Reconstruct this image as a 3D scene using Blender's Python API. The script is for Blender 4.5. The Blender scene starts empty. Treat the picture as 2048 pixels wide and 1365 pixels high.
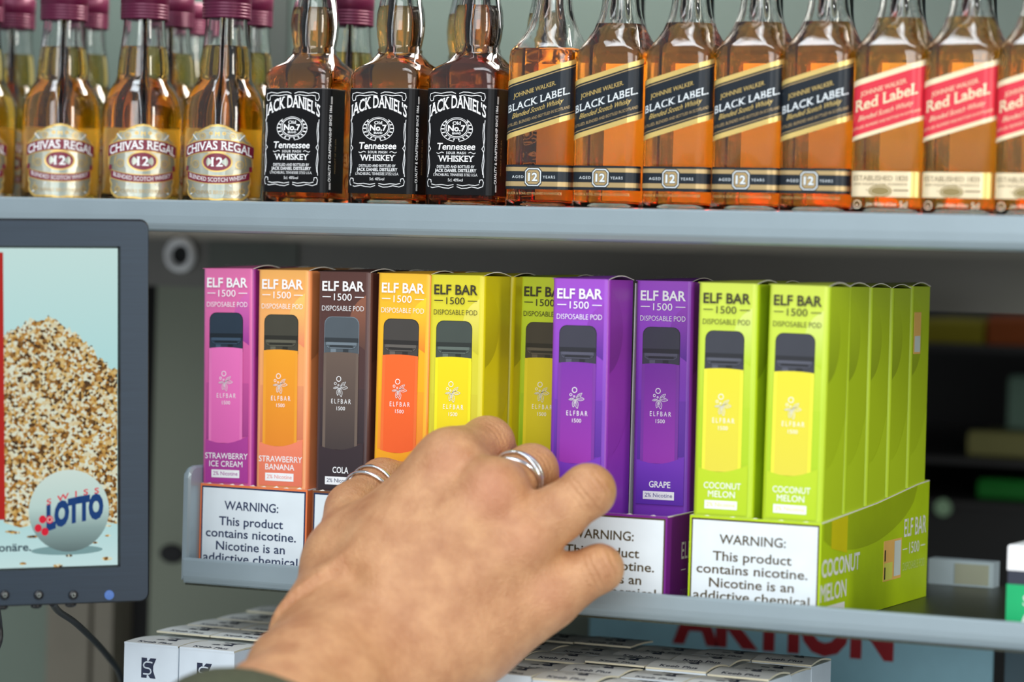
import bpy, math, random
import numpy as np
from mathutils import Vector, Matrix

# ------------------------------------------------------------------ camera, world, lights, exposure
scn = bpy.context.scene
random.seed(7)
FPX = 6000.0
CAM = Vector((.4857, -1.3172, .1644))
YAW, PITCH, ROLL = .4381, .0254, .0277
fw = Vector((-math.sin(YAW)*math.cos(PITCH), math.cos(YAW)*math.cos(PITCH), -math.sin(PITCH)))
r0 = Vector((math.cos(YAW), math.sin(YAW), 0)); u0 = r0.cross(fw)
RT = r0*math.cos(ROLL) + u0*math.sin(ROLL); UP = u0*math.cos(ROLL) - r0*math.sin(ROLL)
cd = bpy.data.cameras.new('camera'); cam = bpy.data.objects.new('camera', cd); scn.collection.objects.link(cam)
M4 = Matrix((RT, UP, -fw)).transposed().to_4x4(); M4.translation = CAM
cam.matrix_world = M4
cd.sensor_width = 36; cd.lens = FPX/2048*36; cd.clip_start = .05; cd.clip_end = 50
cd.dof.use_dof = True; cd.dof.aperture_fstop = 4.6; cd.dof.focus_distance = 1.478; cd.dof.aperture_blades = 9
scn.camera = cam
scn.cycles.max_bounces = 28; scn.cycles.transmission_bounces = 28; scn.cycles.glossy_bounces = 8

w = bpy.data.worlds.new('daylight'); scn.world = w; w.use_nodes = True
wn = w.node_tree.nodes; wl = w.node_tree.links
bg = wn['Background']; bg.inputs['Color'].default_value = (.86, .93, 1.0, 1); bg.inputs['Strength'].default_value = .52

def lamp(name, loc, aim, sx, sy, power, col):
    l = bpy.data.lights.new(name, 'AREA'); l.shape = 'RECTANGLE'; l.size = sx; l.size_y = sy
    l.energy = power; l.color = col
    o = bpy.data.objects.new(name, l); scn.collection.objects.link(o); o.location = loc
    o.rotation_euler = (Vector(aim)-Vector(loc)).to_track_quat('-Z', 'Y').to_euler()
    return o
lamp('window_light', (.55, -2.9, .90), (-.1, 0, .1), 2.2, 1.9, 60, (.96, .98, 1.0))
lamp('side_window_light', (2.3, -1.15, .55), (0, 0, .15), .24, 1.2, 24, (1.0, .96, .88))
lamp('ceiling_light', (-.1, -.85, 1.75), (-.1, .05, .1), 1.5, .32, 16, (.84, .93, 1.0))

lamp('added_rear_light', (-.33, .165, .42), (-.33, .06, .19), .50, .05, 3.6, (1.0, .95, .86))  # added lamp so the whisky glows from behind, not a real shelf fitting
lamp('added_label_light', (.0, .071, .375), (.0, .045, .19), .34, .03, 1.5, (1.0, .94, .84))  # second added lamp, brightens the back labels of the slanted label bottles
vs = scn.view_settings
vs.view_transform = 'Standard'; vs.look = 'None'; vs.gamma = 1; vs.use_curve_mapping = False; vs.exposure = -0.12

def at(px, py, Y):
    """the point of the plane y = Y seen at that spot of the photograph"""
    d = fw + RT*((px-1024)/FPX) - UP*((py-682.5)/FPX)
    return CAM + d*((Y-CAM.y)/d.y)
def along(px, py, dist):
    return CAM + (fw + RT*((px-1024)/FPX) - UP*((py-682.5)/FPX))*dist

# ------------------------------------------------------------------ materials
def lin(c):
    c /= 255.0
    return c/12.92 if c <= .04045 else ((c+.055)/1.055)**2.4
def S(c, k=1.0):
    return tuple(min(.95, lin(v)*k) for v in c) + (1,)
KA = 1.25                                    # observed colour -> surface colour
mats = {}
def mat(name, col, rough=.5, metal=0, k=KA, bump=0, bscale=400, vary=.04, vscale=60, spec=.5, coat=0):
    if name in mats: return mats[name]
    m = bpy.data.materials.new(name); m.use_nodes = True; mats[name] = m
    n, l = m.node_tree.nodes, m.node_tree.links
    b = n['Principled BSDF']; c = S(col, k)
    b.inputs['Roughness'].default_value = rough; b.inputs['Metallic'].default_value = metal
    b.inputs['Specular IOR Level'].default_value = spec; b.inputs['Coat Weight'].default_value = coat
    tc = n.new('ShaderNodeTexCoord'); no = n.new('ShaderNodeTexNoise'); no.inputs['Scale'].default_value = vscale
    l.new(tc.outputs['Object'], no.inputs['Vector'])
    cr = n.new('ShaderNodeValToRGB'); e = cr.color_ramp.elements
    e[0].position = .3; e[1].position = .7
    e[0].color = tuple(v*(1-vary) for v in c[:3])+(1,); e[1].color = tuple(min(1, v*(1+vary)) for v in c[:3])+(1,)
    l.new(no.outputs['Fac'], cr.inputs['Fac']); l.new(cr.outputs['Color'], b.inputs['Base Color'])
    if bump:
        n2 = n.new('ShaderNodeTexNoise'); n2.inputs['Scale'].default_value = bscale
        bp = n.new('ShaderNodeBump'); bp.inputs['Strength'].default_value = bump; bp.inputs['Distance'].default_value = .0006
        l.new(tc.outputs['Object'], n2.inputs['Vector']); l.new(n2.outputs['Fac'], bp.inputs['Height']); l.new(bp.outputs['Normal'], b.inputs['Normal'])
    return m
def ramp(name, axis, stops, rough=.42, k=KA, coat=0, emit=0):
    """printed gradient along an object axis: stops = [(coordinate, colour), ...]"""
    if name in mats: return mats[name]
    m = bpy.data.materials.new(name); m.use_nodes = True; mats[name] = m
    n, l = m.node_tree.nodes, m.node_tree.links
    b = n['Principled BSDF']; b.inputs['Roughness'].default_value = rough; b.inputs['Coat Weight'].default_value = coat
    tc = n.new('ShaderNodeTexCoord'); sp = n.new('ShaderNodeSeparateXYZ'); mr = n.new('ShaderNodeMapRange')
    lo, hi = stops[0][0], stops[-1][0]
    mr.inputs['From Min'].default_value = lo; mr.inputs['From Max'].default_value = hi
    l.new(tc.outputs['Object'], sp.inputs['Vector']); l.new(sp.outputs[axis], mr.inputs['Value'])
    cr = n.new('ShaderNodeValToRGB'); el = cr.color_ramp.elements
    while len(el) < len(stops): el.new(.5)
    for i, (p, c) in enumerate(stops):
        el[i].position = (p-lo)/(hi-lo); el[i].color = S(c, k)
    l.new(mr.outputs['Result'], cr.inputs['Fac']); l.new(cr.outputs['Color'], b.inputs['Base Color'])
    if emit:
        l.new(cr.outputs['Color'], b.inputs['Emission Color']); b.inputs['Emission Strength'].default_value = emit
        b.inputs['Base Color'].default_value = (.005, .005, .005, 1); b.inputs['Specular IOR Level'].default_value = .12
        l.remove(b.inputs['Base Color'].links[0])
    return m
def emis(name, col, s=1.0):
    if name in mats: return mats[name]
    m = bpy.data.materials.new(name); m.use_nodes = True; mats[name] = m
    b = m.node_tree.nodes['Principled BSDF']; b.inputs['Base Color'].default_value = (.005, .005, .005, 1); b.inputs['Specular IOR Level'].default_value = .12
    b.inputs['Roughness'].default_value = .35
    b.inputs['Emission Color'].default_value = S(col); b.inputs['Emission Strength'].default_value = s
    return m
def glass(name, col=(1, 1, 1), ior=1.46, rough=0.0):
    m = bpy.data.materials.new(name); m.use_nodes = True
    n, l = m.node_tree.nodes, m.node_tree.links
    b = n['Principled BSDF']; b.inputs['Base Color'].default_value = col+(1,)
    b.inputs['Transmission Weight'].default_value = 1; b.inputs['IOR'].default_value = ior; b.inputs['Roughness'].default_value = rough
    return m
def liquid(name, col, dens):
    m = glass(name, (1, 1, 1), 1.30)
    n, l = m.node_tree.nodes, m.node_tree.links
    a = n.new('ShaderNodeVolumeAbsorption'); a.inputs['Color'].default_value = col+(1,); a.inputs['Density'].default_value = dens
    l.new(a.outputs['Volume'], n['Material Output'].inputs['Volume'])
    return m

# ------------------------------------------------------------------ lettering
_tc = {}
def text2d(s, bold=0.0, space=1.0, shear=0.0):
    key = (s, bold, space, shear)
    if key in _tc: return _tc[key]
    if bold > 0 and any(c in s for c in 'Mg'):            # these glyphs do not take an outline offset: push their outline out here
        v, f = text2d(s, 0.0, space, shear); cnt = {}
        for q in f:
            for a, b in zip(q, q[1:]+q[:1]): cnt[(a, b)] = 1
        edges = [e for e in cnt if (e[1], e[0]) not in cnt]
        nx = dict(edges); pv = {b: a for a, b in edges}; out = list(v)
        area = sum(v[q[k-1]][0]*v[q[k]][1]-v[q[k]][0]*v[q[k-1]][1] for q in f for k in range(len(q))); sg = 1 if area > 0 else -1
        for p in nx:
            if p not in pv: continue
            a, b = pv[p], nx[p]
            for _ in range(3):
                if math.hypot(v[a][0]-v[p][0], v[a][1]-v[p][1]) < .02 and a in pv: a = pv[a]
                if math.hypot(v[b][0]-v[p][0], v[b][1]-v[p][1]) < .02 and b in nx: b = nx[b]
            d1 = Vector((v[p][0]-v[a][0], v[p][1]-v[a][1])); d2 = Vector((v[b][0]-v[p][0], v[b][1]-v[p][1]))
            if d1.length < 1e-6 or d2.length < 1e-6: continue
            d1.normalize(); d2.normalize(); n1 = Vector((d1.y, -d1.x))*sg; n2 = Vector((d2.y, -d2.x))*sg
            m = (n1+n2)/max(.5, 1+n1.dot(n2)); out[p] = (v[p][0]+m.x*bold, v[p][1]+m.y*bold)
        _tc[key] = (out, f); return out, f
    cu = bpy.data.curves.new('t', 'FONT'); cu.body = s; cu.offset = bold; cu.space_character = space; cu.shear = shear
    cu.resolution_u = 3; cu.dimensions = '2D'; cu.fill_mode = 'FRONT'
    ob = bpy.data.objects.new('t', cu)
    me = bpy.data.meshes.new_from_object(ob)
    v = [(p.co.x, p.co.y) for p in me.vertices]; f = [tuple(p.vertices) for p in me.polygons]
    bpy.data.objects.remove(ob); bpy.data.curves.remove(cu); bpy.data.meshes.remove(me)
    _tc[key] = (v, f); return v, f
CAPH = max(p[1] for p in text2d('H')[0])
def add_serifs(v, f, amt, cap):
    ed = {}
    for q in f:
        for a, b in zip(q, q[1:]+q[:1]):
            ed[(min(a, b), max(a, b))] = ed.get((min(a, b), max(a, b)), 0)+1
    v = list(v); f = list(f)
    for (a, b), c in ed.items():
        if c > 1: continue
        (x0, y0), (x1, y1) = v[a], v[b]
        for yy, sgn in ((0, 1), (cap, -1)):
            if abs(y0-yy) < .03 and abs(y1-yy) < .03 and .02 < abs(x1-x0) < .26:
                xa, xb = min(x0, x1)-amt, max(x0, x1)+amt; k = len(v)
                v += [(xa, yy), (xb, yy), (xb, yy+sgn*.055), (xa, yy+sgn*.055)]; f.append((k, k+1, k+2, k+3))
    return v, f

# ------------------------------------------------------------------ mesh builder
class MB:
    def __init__(s): s.v = []; s.f = []; s.m = []; s.sm = []; s.mats = []
    def mi(s, m):
        if m not in s.mats: s.mats.append(m)
        return s.mats.index(m)
    def add(s, v, f, m, smooth=False):
        k = len(s.v); i = s.mi(m); s.v += [tuple(p) for p in v]
        for q in f: s.f.append(tuple(a+k for a in q)); s.m.append(i); s.sm.append(smooth)
    def box(s, x0, x1, y0, y1, z0, z1, m):
        v = [(x, y, z) for z in (z0, z1) for y in (y0, y1) for x in (x0, x1)]
        s.add(v, [(0, 2, 3, 1), (4, 5, 7, 6), (0, 1, 5, 4), (2, 6, 7, 3), (0, 4, 6, 2), (1, 3, 7, 5)], m)
    def poly(s, pts, place, m):
        s.add([place(*p) for p in pts], [tuple(range(len(pts)))], m)
    def grid(s, x0, x1, y0, y1, place, m, nx=1, ny=1, smooth=False):
        v = [place(x0+(x1-x0)*i/nx, y0+(y1-y0)*j/ny) for j in range(ny+1) for i in range(nx+1)]
        f = [(j*(nx+1)+i, j*(nx+1)+i+1, (j+1)*(nx+1)+i+1, (j+1)*(nx+1)+i) for j in range(ny) for i in range(nx)]
        s.add(v, f, m, smooth)
    def ring(s, cx, cy, ra, rb, th, place, m, n=28):
        v = []
        for i in range(n):
            a = 2*math.pi*i/n
            v += [(cx+ra*math.cos(a), cy+rb*math.sin(a)), (cx+(ra-th)*math.cos(a), cy+(rb-th)*math.sin(a))]
        f = [(2*i, 2*((i+1) % n), 2*((i+1) % n)+1, 2*i+1) for i in range(n)]
        s.add([place(*p) for p in v], f, m)
    def disc(s, cx, cy, ra, rb, place, m, n=28):
        pts = [(cx+ra*math.cos(2*math.pi*i/n), cy+rb*math.sin(2*math.pi*i/n)) for i in range(n)]
        v = [(cx, cy)]+pts
        s.add([place(*p) for p in v], [(0, 1+i, 1+(i+1) % n) for i in range(n)], m)
    def stroke(s, pts, wd, place, m):
        for (x0, y0), (x1, y1) in zip(pts, pts[1:]):
            d = math.hypot(x1-x0, y1-y0) or 1e-9; nx, ny = -(y1-y0)/d*wd/2, (x1-x0)/d*wd/2
            ex, ey = (x1-x0)/d*wd*.3, (y1-y0)/d*wd*.3
            s.add([place(*p) for p in ((x0+nx-ex, y0+ny-ey), (x0-nx-ex, y0-ny-ey), (x1-nx+ex, y1-ny+ey), (x1+nx+ex, y1+ny+ey))], [(3, 2, 1, 0)], m)
    def text(s, t, cx, base, cap, place, m, width=None, bold=0, space=1, shear=0, serif=0, arc=None):
        v, f = text2d(t, bold, space, shear)
        if serif: v, f = add_serifs(v, f, serif, CAPH)
        if not v: return
        x0 = min(p[0] for p in v); x1 = max(p[0] for p in v); sy = cap/CAPH
        sx = width/(x1-x0) if width else sy
        v = [((p[0]-(x0+x1)/2)*sx, p[1]*sy) for p in v]
        if arc:                                     # arch: drop towards the ends
            v = [(x, y+arc*(1-(2*x/((x1-x0)*sx))**2)) for x, y in v]
        s.add([place(cx+x, base+y) for x, y in v], f, m)
    def lathe(s, prof, m, n=32, smooth=True, caps=True):
        v = []; f = []
        for r, z in prof: v += [(r*math.cos(2*math.pi*i/n), r*math.sin(2*math.pi*i/n), z) for i in range(n)]
        for j in range(len(prof)-1):
            for i in range(n): f.append((j*n+i, j*n+(i+1) % n, (j+1)*n+(i+1) % n, (j+1)*n+i))
        if caps: f.append(tuple(range(n-1, -1, -1))); k = (len(prof)-1)*n; f.append(tuple(range(k, k+n)))
        s.add(v, f, m, smooth)
    def loft(s, rings, m, smooth=True, caps=True, closed=False):
        n = len(rings[0]); v = [p for r in rings for p in r]; f = []
        for j in range(len(rings)-1):
            for i in range(n): f.append((j*n+i, j*n+(i+1) % n, (j+1)*n+(i+1) % n, (j+1)*n+i))
        if caps: f.append(tuple(range(n-1, -1, -1))); k = (len(rings)-1)*n; f.append(tuple(range(k, k+n)))
        s.add(v, f, m, smooth)
    def tube(s, pts, r, m, n=10, caps=True):
        pts = [Vector(p) for p in pts]; rings = []; t0 = None
        for i, p in enumerate(pts):
            t = (pts[min(i+1, len(pts)-1)]-pts[max(i-1, 0)]).normalized()
            if t0 is None: a = t.orthogonal().normalized()
            else: a = (a - t*a.dot(t)).normalized()
            t0 = t; b = t.cross(a); rr = r[i] if isinstance(r, (list, tuple)) else r
            rings.append([p+(a*math.cos(2*math.pi*k/n)+b*math.sin(2*math.pi*k/n))*rr for k in range(n)])
        s.loft(rings, m, True, caps)
    def mesh(s, name):
        me = bpy.data.meshes.new(name); me.from_pydata([tuple(p) for p in s.v], [], s.f)
        for m in s.mats: me.materials.append(m)
        me.polygons.foreach_set('material_index', s.m); me.polygons.foreach_set('use_smooth', s.sm); me.update()
        return me
    def build(s, name, parent=None, loc=(0, 0, 0), rot=(0, 0, 0)):
        o = bpy.data.objects.new(name, s.mesh(name)); scn.collection.objects.link(o)
        o.parent = parent; o.location = loc; o.rotation_euler = rot
        return o
def catmull(pts, n=8):
    P = [Vector(p) for p in pts]; P = [P[0]*2-P[1]]+P+[P[-1]*2-P[-2]]; out = []
    for i in range(1, len(P)-2):
        for k in range(n):
            t = k/n
            out.append(.5*(2*P[i]+(P[i+1]-P[i-1])*t+(2*P[i-1]-5*P[i]+4*P[i+1]-P[i+2])*t*t+(3*P[i]-P[i-1]-3*P[i+1]+P[i+2])*t**3))
    return out+[P[-2]]
def tag(o, label, cat, group=None, kind=None):
    if label: o['label'] = label
    if cat: o['category'] = cat
    if group: o['group'] = group
    if kind: o['kind'] = kind
    return o
def empty(name, loc=(0, 0, 0), rz=0, lean=0):
    o = bpy.data.objects.new(name, None); scn.collection.objects.link(o); o.empty_display_size = .02
    o.location = loc; o.rotation_euler = (0, lean, rz); return o
def copy_tree(o, parent=None):
    c = o.copy(); scn.collection.objects.link(c); c.parent = parent
    for ch in list(o.children): copy_tree(ch, c)
    return c

# ------------------------------------------------------------------ shelves and room shell
steel = mat('grey_powder_coat', (140, 154, 160), .33, .25, bump=.08, bscale=900, vary=.02)
board = mat('speckled_board', (52, 56, 44), .35, 0, bump=.15, bscale=1500, vary=.35, vscale=900)
dark = mat('dark_fascia', (108, 106, 100), .42, 0, vary=.05, vscale=8)
panel = mat('dark_green_panel', (120, 126, 110), .55, 0, vary=.05, vscale=8)
black = mat('black_void', (14, 14, 15), .7, 0)

def lip_profile(zt, zb):
    y = -.012
    pr = [(-.0085, zt-.0015), (-.0085, zt-.0004), (-.0092, zt), (-.0108, zt), (-.0117, zt-.0004), (y, zt-.0012)]
    pr += [(y-.0002, (zt+zb)/2), (y, zb+.0042), (-.0116, zb+.0032), (-.0104, zb+.0012), (-.0088, zb+.0003), (-.0068, zb), (0.0, zb), (0.0, zb+.0012), (-.0066, zb+.0012), (-.0088, zb+.0032)]
    return pr
def shelf(name, x0, x1, zs, zt, zb, side):
    root = empty(name, (x0, 0, zs))
    b = MB()
    xs = [0, .0015, x1-x0]
    rings = [[(x, p[0]+(.0015 if x == 0 else 0)*(1 if p[0] < -.01 else 0), p[1]-zs) for p in lip_profile(zt, zb)] for x in xs]
    b.loft(rings, steel, False); b.build('front_lip', root)
    b = MB(); b.box(.0005, x1-x0, -.0082, .245, -.0028, 0, board); b.build('shelf_board', root)
    if side:
        b = MB(); R = .006; h = .0578
        out = [(-.0105, zb-zs+.003), (-.0105, h-R)]+[(-.0105+R-R*math.cos(a), h-R+R*math.sin(a)) for a in (math.pi/6, math.pi/3, math.pi/2)]+[(.244, h), (.244, zb-zs+.003)]
        b.loft([[(x, p[0]+e*(1 if i in (0, 1) else .6), p[1]-e) for i, p in enumerate(out)] for x, e in ((-.0012, .0014), (0, .0004), (.0010, 0), (.0022, 0), (.0032, .0012))], steel, False)
        b.build('side_panel', root)
    return root
LX0 = -.3078
us = shelf('metal_shelf', -.66, .34, .1915, .1927, .1765, False)
tag(us, 'upper grey metal shelf carrying the row of whiskey miniatures', 'shelf')
ls = shelf('metal_shelf', LX0, .34, 0.0, .0113, -.002, True)
tag(ls, 'lower grey metal shelf carrying the colourful vape boxes', 'shelf')

def wall(name, x0, x1, y0, y1, z0, z1, m):
    b = MB(); b.box(x0, x1, y0, y1, z0, z1, m); o = b.build(name); o['kind'] = 'structure'; return o
zf = at(1960, 626, .25).z
wall('wall_back', -.75, .5, .25, .262, zf, .1880, dark)
wall('wall_left', -.4905, -.02, .2525, .262, -.30, zf, panel)
wall('wall_top', -.75, .5, .25, .262, .1885, .62, mat('sage_wall', (60, 72, 68), .6, 0, vary=.06, vscale=7))
pst = mat('taupe_post', (112, 106, 92), .5, 0)
wall('wall_side', -.86, -.559, .2525, .262, -.36, zf, mat('sage_low_wall', (100, 112, 100), .6, 0, vary=.06, vscale=9))
wall('trim_1', -.559, -.528, .244, .262, -.36, zf, pst)
wall('trim_2', -.5225, -.5085, .240, .262, -.36, zf, pst)
wall('trim_3', -.58, -.45, .264, .27, -.36, zf, black)
wall('trim_4', -.452, -.3905, .2485, .2520, .1525, zf+.028, mat('post_plate', (88, 92, 84), .5, 0))
wall('wall_far', -.7, 1.0, .98, 1.0, -.5, .7, black)
wall('floor', -.9, .6, -1.0, .262, -.325, -.3135, mat('counter_grey', (176, 178, 176), .5))
def stripe(px, wd, m, nm):
    p = at(px, 200, .2485); wall(nm, p.x-wd/2, p.x+wd/2, .2465, .2495, .19, .5, m)
stripe(545, .020, mat('dark_slot', (34, 40, 38), .6), 'trim_5')
stripe(700, .018, mat('dim_slot', (62, 72, 66), .6), 'trim_6')

# round grommet on the back plate
b = MB(); g = mat('grommet_plastic', (226, 240, 228), .45)
b.loft([[(r*math.cos(2*math.pi*i/28), y, r*math.sin(2*math.pi*i/28)) for i in range(28)] for r, y in ((.0108, 0), (.0104, -.003), (.0092, -.0045), (.0072, -.004), (.0058, -.0008))], g, True, False)
b.disc(0, 0, .0062, .0052, lambda u, v: (u, -.0009, v), black)
p = at(363, 510, .2485); tag(b.build('cable_grommet', None, (p.x, .2483, p.z)), 'round grey cable grommet in the panel above the monitor edge', 'grommet')
b = MB(); b.loft([[(r*math.cos(2*math.pi*i/20), y, .7*r*math.sin(2*math.pi*i/20)) for i in range(20)] for r, y in ((.0085, 0), (.008, -.002), (.006, -.0015))], black, True, True)
p = at(345, 1108, .2525); tag(b.build('cable_hole_cover', None, (p.x, .2523, p.z)), 'dark oval plug in the panel left of the vape shelf', 'plug')

# sale sign under the shelf
b = MB(); pl = at(1178, 1285, .235); prr = at(1985, 1310, .235)
sb = mat('pale_blue_sign', (138, 180, 192), .5, k=1.3)
b.box(pl.x, prr.x, .235, .238, -.16, -.0035, sb)
tl = at(1345, 1284, .235); tr = at(1787, 1316, .235)
b.text('AKTION', (tl.x+tr.x)/2, (tl.z+tr.z)/2+.0003, .0262, lambda u, v: (u, .2347, v), mat('sign_red', (142, 16, 24), .5), width=tr.x-tl.x, bold=.05)
tag(b.build('sale_sign'), 'pale blue sign with red lettering under the vape shelf', 'sign')
wall('wall_right', prr.x+.002, .5, .2525, .262, -.36, -.003, mat('slate_panel', (70, 90, 98), .5))

# ------------------------------------------------------------------ blurred goods behind the shelf
def rear_board(z, label):
    b = MB(); b.box(-.30, .42, .56, .97, z-.004, z, mat('rear_board', (26, 24, 24), .6)); tag(b.build('rear_shelf'), label, 'shelf')
def package(px0, px1, py0, zb, Y, dep, m, label, band=None):
    a = at(px0, py0, Y); c = at(px1, py0, Y); x0, x1, h = a.x, c.x, a.z-zb
    r = empty('package', ((x0+x1)/2, Y, zb)); wd = (x1-x0)/2
    b = MB(); b.loft([[(-wd+e, 0+e, z), (wd-e, 0+e, z), (wd-e, dep-e, z), (-wd+e, dep-e, z)] for z, e in ((0, .001), (.001, 0), (h-.003, 0), (h-.001, .001))], m, False); b.build('carton', r)
    b = MB(); b.box(-wd+.0012, wd-.0012, .0012, dep-.0012, h-.001, h, band or m); b.build('lid', r)
    tag(r, label, 'package', 'blurred packages on the rear shelves'); return r
zb1, zb2, zb3 = at(1960, 690, .60).z, at(1960, 912, .60).z, at(1960, 996, .60).z
rear_board(zb1, 'topmost dark rear shelf behind the lime vape boxes')
rear_board(zb2, 'middle dark rear shelf under the olive tan package')
rear_board(zb3, 'lowest dark rear shelf under the green package')
package(1850, 1968, 636, zb1, .60, .06, mat('olive_yellow', (140, 128, 14), .5, k=1.0), 'blurred olive yellow package on the top rear shelf')
package(1976, 2100, 632, zb1, .60, .06, mat('burnt_orange', (150, 70, 14), .5, k=1.0), 'blurred burnt orange package on the top rear shelf')
package(2018, 2100, 752, zb2, .68, .06, mat('grey_green', (92, 118, 104), .5, k=1.4), 'blurred grey green package standing behind the tan one')
package(1936, 2100, 862, zb2, .60, .06, mat('olive_tan', (112, 110, 66), .5, k=1.4), 'blurred low olive tan package on the middle rear shelf')
package(1956, 2100, 958, zb3, .60, .06, mat('leaf_green', (16, 120, 36), .5, k=1.0), 'blurred bright green package on the lowest rear shelf')
b = MB(); b.box(-.30, .42, .565, .97, -.25, zb3-.0045, mat('rear_cabinet', (24, 23, 23), .6)); tag(b.build('rear_cabinet'), 'dark rear cabinet behind the vape shelf carrying the glowing bead', 'cabinet')
b = MB(); b.lathe([(.0001, .004), (.0036, .0036), (.0052, .002), (.0056, 0)], emis('bead_glow', (120, 150, 120), .38), 16, True, False); b.lathe([(.0062, -.004), (.0062, 0)], black, 16)  # shiny bead, its bright glint put in as emission
p = at(1886, 1016, .56); b.v = [(x, -z, y) for x, y, z in b.v]
tag(b.build('glint_bead', None, (p.x, .5605, p.z)), 'small round shiny bead with added glow blurred behind the lime vape boxes', 'bead')
# pale slab at the back of the vape shelf
a = at(1866, 1168, .2395); c = at(1996, 1172, .2395)
r = empty('pale_package', ((a.x+c.x)/2, .2300, 0.0)); wd = (c.x-a.x)/2
b = MB(); b.box(-wd, wd, 0, .0115, 0, .0135, mat('pale_blue_card', (160, 176, 182), .5)); b.build('carton', r)
b = MB(); b.box(-wd*.18, wd*.86, -.0004, 0, .001, .0118, mat('khaki_print', (150, 154, 134), .5)); b.build('printed_panel', r)
tag(r, 'small pale blue package lying at the back of the vape shelf', 'package')

# green and white carton at the right edge
p = at(2011, 1239, -.001)
r = empty('small_carton', (p.x, -.001, 0.0)); zt = .0448; W2 = .05
b = MB(); b.box(0, W2, 0, .03, 0, zt*.60, mat('emerald_card', (0, 160, 96), .4))
fr = lambda u, v: (u, -.00012, v)
b.text('S', .0092, .0178, .0044, fr, mat('print_white', (235, 238, 236), .5), bold=.01); b.text('A', .0092, .0092, .0044, fr, mats['print_white'], bold=.01)
b.build('green_body', r)
b = MB(); b.box(0.0003, W2, 0.0003, .03, zt*.60, zt*.74, mat('ink_band', (40, 44, 58), .4)); b.build('dark_band', r)
b = MB(); b.loft([[(e, e, z), (W2, e, z), (W2, .03, z), (e, .03, z)] for z, e in ((zt*.74, 0), (zt-.0012, 0), (zt-.0003, .0004), (zt, .0014))], mat('card_white', (226, 230, 228), .4), False); b.build('white_lid', r)
tag(r, 'green carton with white lid at the right end of the vape shelf', 'carton')
# ------------------------------------------------------------------ vape boxes
BW, BD, BH = .0300, .0312, .1575
white_ink = mat('white_ink', (240, 238, 236), .45, k=1.3); dark_ink = mat('dark_ink', (52, 46, 26), .45); card_edge = mat('raw_card_edge', (222, 218, 206), .6)
KINDS = dict(
 ice=dict(top=(212, 108, 160), mid=(196, 84, 148), low=(152, 56, 126), bot=(166, 60, 142), botE=(160, 52, 138), dev=[(226, 112, 178), (212, 96, 166)], bub=[(150, 55, 140), (212, 104, 170)], side=(150, 50, 135), mp=(38, 52, 66), ink='w', lines=['STRAWBERRY', 'ICE CREAM'], nic=(160, 80, 150)),
 banana=dict(top=(232, 164, 88), mid=(226, 152, 100), low=(200, 112, 80), bot=(226, 124, 94), botE=(214, 110, 84), dev=[(240, 150, 36), (216, 128, 36)], bub=[(222, 130, 92), (244, 192, 100)], side=(226, 140, 84), mp=(62, 60, 50), ink='w', lines=['STRAWBERRY', 'BANANA'], nic=(220, 140, 130)),
 cola=dict(top=(84, 54, 48), mid=(70, 50, 50), low=(46, 38, 42), bot=(52, 40, 44), botE=(46, 36, 40), dev=[(98, 82, 72), (64, 54, 52)], bub=[(84, 58, 50), (138, 86, 64)], side=(84, 52, 44), mp=(74, 82, 88), ink='w', lines=['COLA'], nic=(44, 50, 84)),
 mango=dict(top=(240, 180, 44), mid=(244, 168, 22), low=(236, 132, 40), bot=(246, 156, 20), botE=(246, 150, 14), dev=[(238, 100, 36), (232, 92, 34)], bub=[(232, 130, 36), (246, 208, 40)], side=(226, 140, 60), mp=(62, 58, 54), ink='w', lines=[], nic=(230, 120, 40)),
 yellow=dict(top=(222, 210, 46), mid=(216, 208, 56), low=(206, 190, 40), bot=(224, 206, 30), botE=(222, 204, 26), dev=[(244, 220, 16), (236, 210, 14)], bub=[(202, 192, 44), (240, 228, 108)], side=(224, 208, 10), mp=(62, 70, 64), ink='d', lines=[], nic=(200, 180, 30)),
 lime=dict(top=(204, 220, 52), mid=(176, 204, 40), low=(150, 186, 20), bot=(170, 196, 24), botE=(160, 190, 24), dev=[(222, 204, 30), (214, 198, 34)], bub=[(150, 190, 24), (206, 216, 90)], side=(150, 178, 16), mp=(62, 56, 46), ink='d', lines=[], nic=(150, 180, 20)),
 grape=dict(top=(152, 74, 190), mid=(112, 52, 166), low=(78, 38, 140), bot=(108, 50, 172), botE=(88, 40, 158), dev=[(112, 42, 150), (140, 48, 160)], bub=[(86, 36, 140), (146, 64, 178)], side=(136, 48, 160), mp=(52, 52, 64), ink='w', lines=['GRAPE'], nic=(90, 80, 140)),
 coco=dict(top=(210, 226, 82), mid=(186, 214, 44), low=(176, 210, 26), bot=(190, 216, 34), botE=(182, 212, 26), dev=[(234, 222, 50), (228, 214, 66)], bub=[(186, 214, 44), (224, 236, 130)], side=(186, 212, 30), mp=(52, 54, 62), ink='d', lines=['COCONUT', 'MELON'], nic=(206, 214, 110)),
)
EPS = .00007
def z_(mm): return BH-mm/1000
def leaf(p0, p1, bul, n=6):
    d = (p1[0]-p0[0], p1[1]-p0[1]); nx, ny = -d[1], d[0]; A = []; B = []
    for i in range(n+1):
        t = i/n; h = math.sin(math.pi*t)*bul
        A.append((p0[0]+d[0]*t+nx*h, p0[1]+d[1]*t+ny*h)); B.append((p0[0]+d[0]*t-nx*h, p0[1]+d[1]*t-ny*h))
    return A+B[::-1]
def bubble(b, cx, cz, R, x0, x1, place, m):
    pts = []
    n = 40
    for i in range(n):
        a = 2*math.pi*i/n; x, z = cx+R*math.cos(a), cz+R*math.sin(a)
        pts.append((min(max(x, x0), x1), z))
    b.poly(pts, place, m)
_bm = {}
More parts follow.
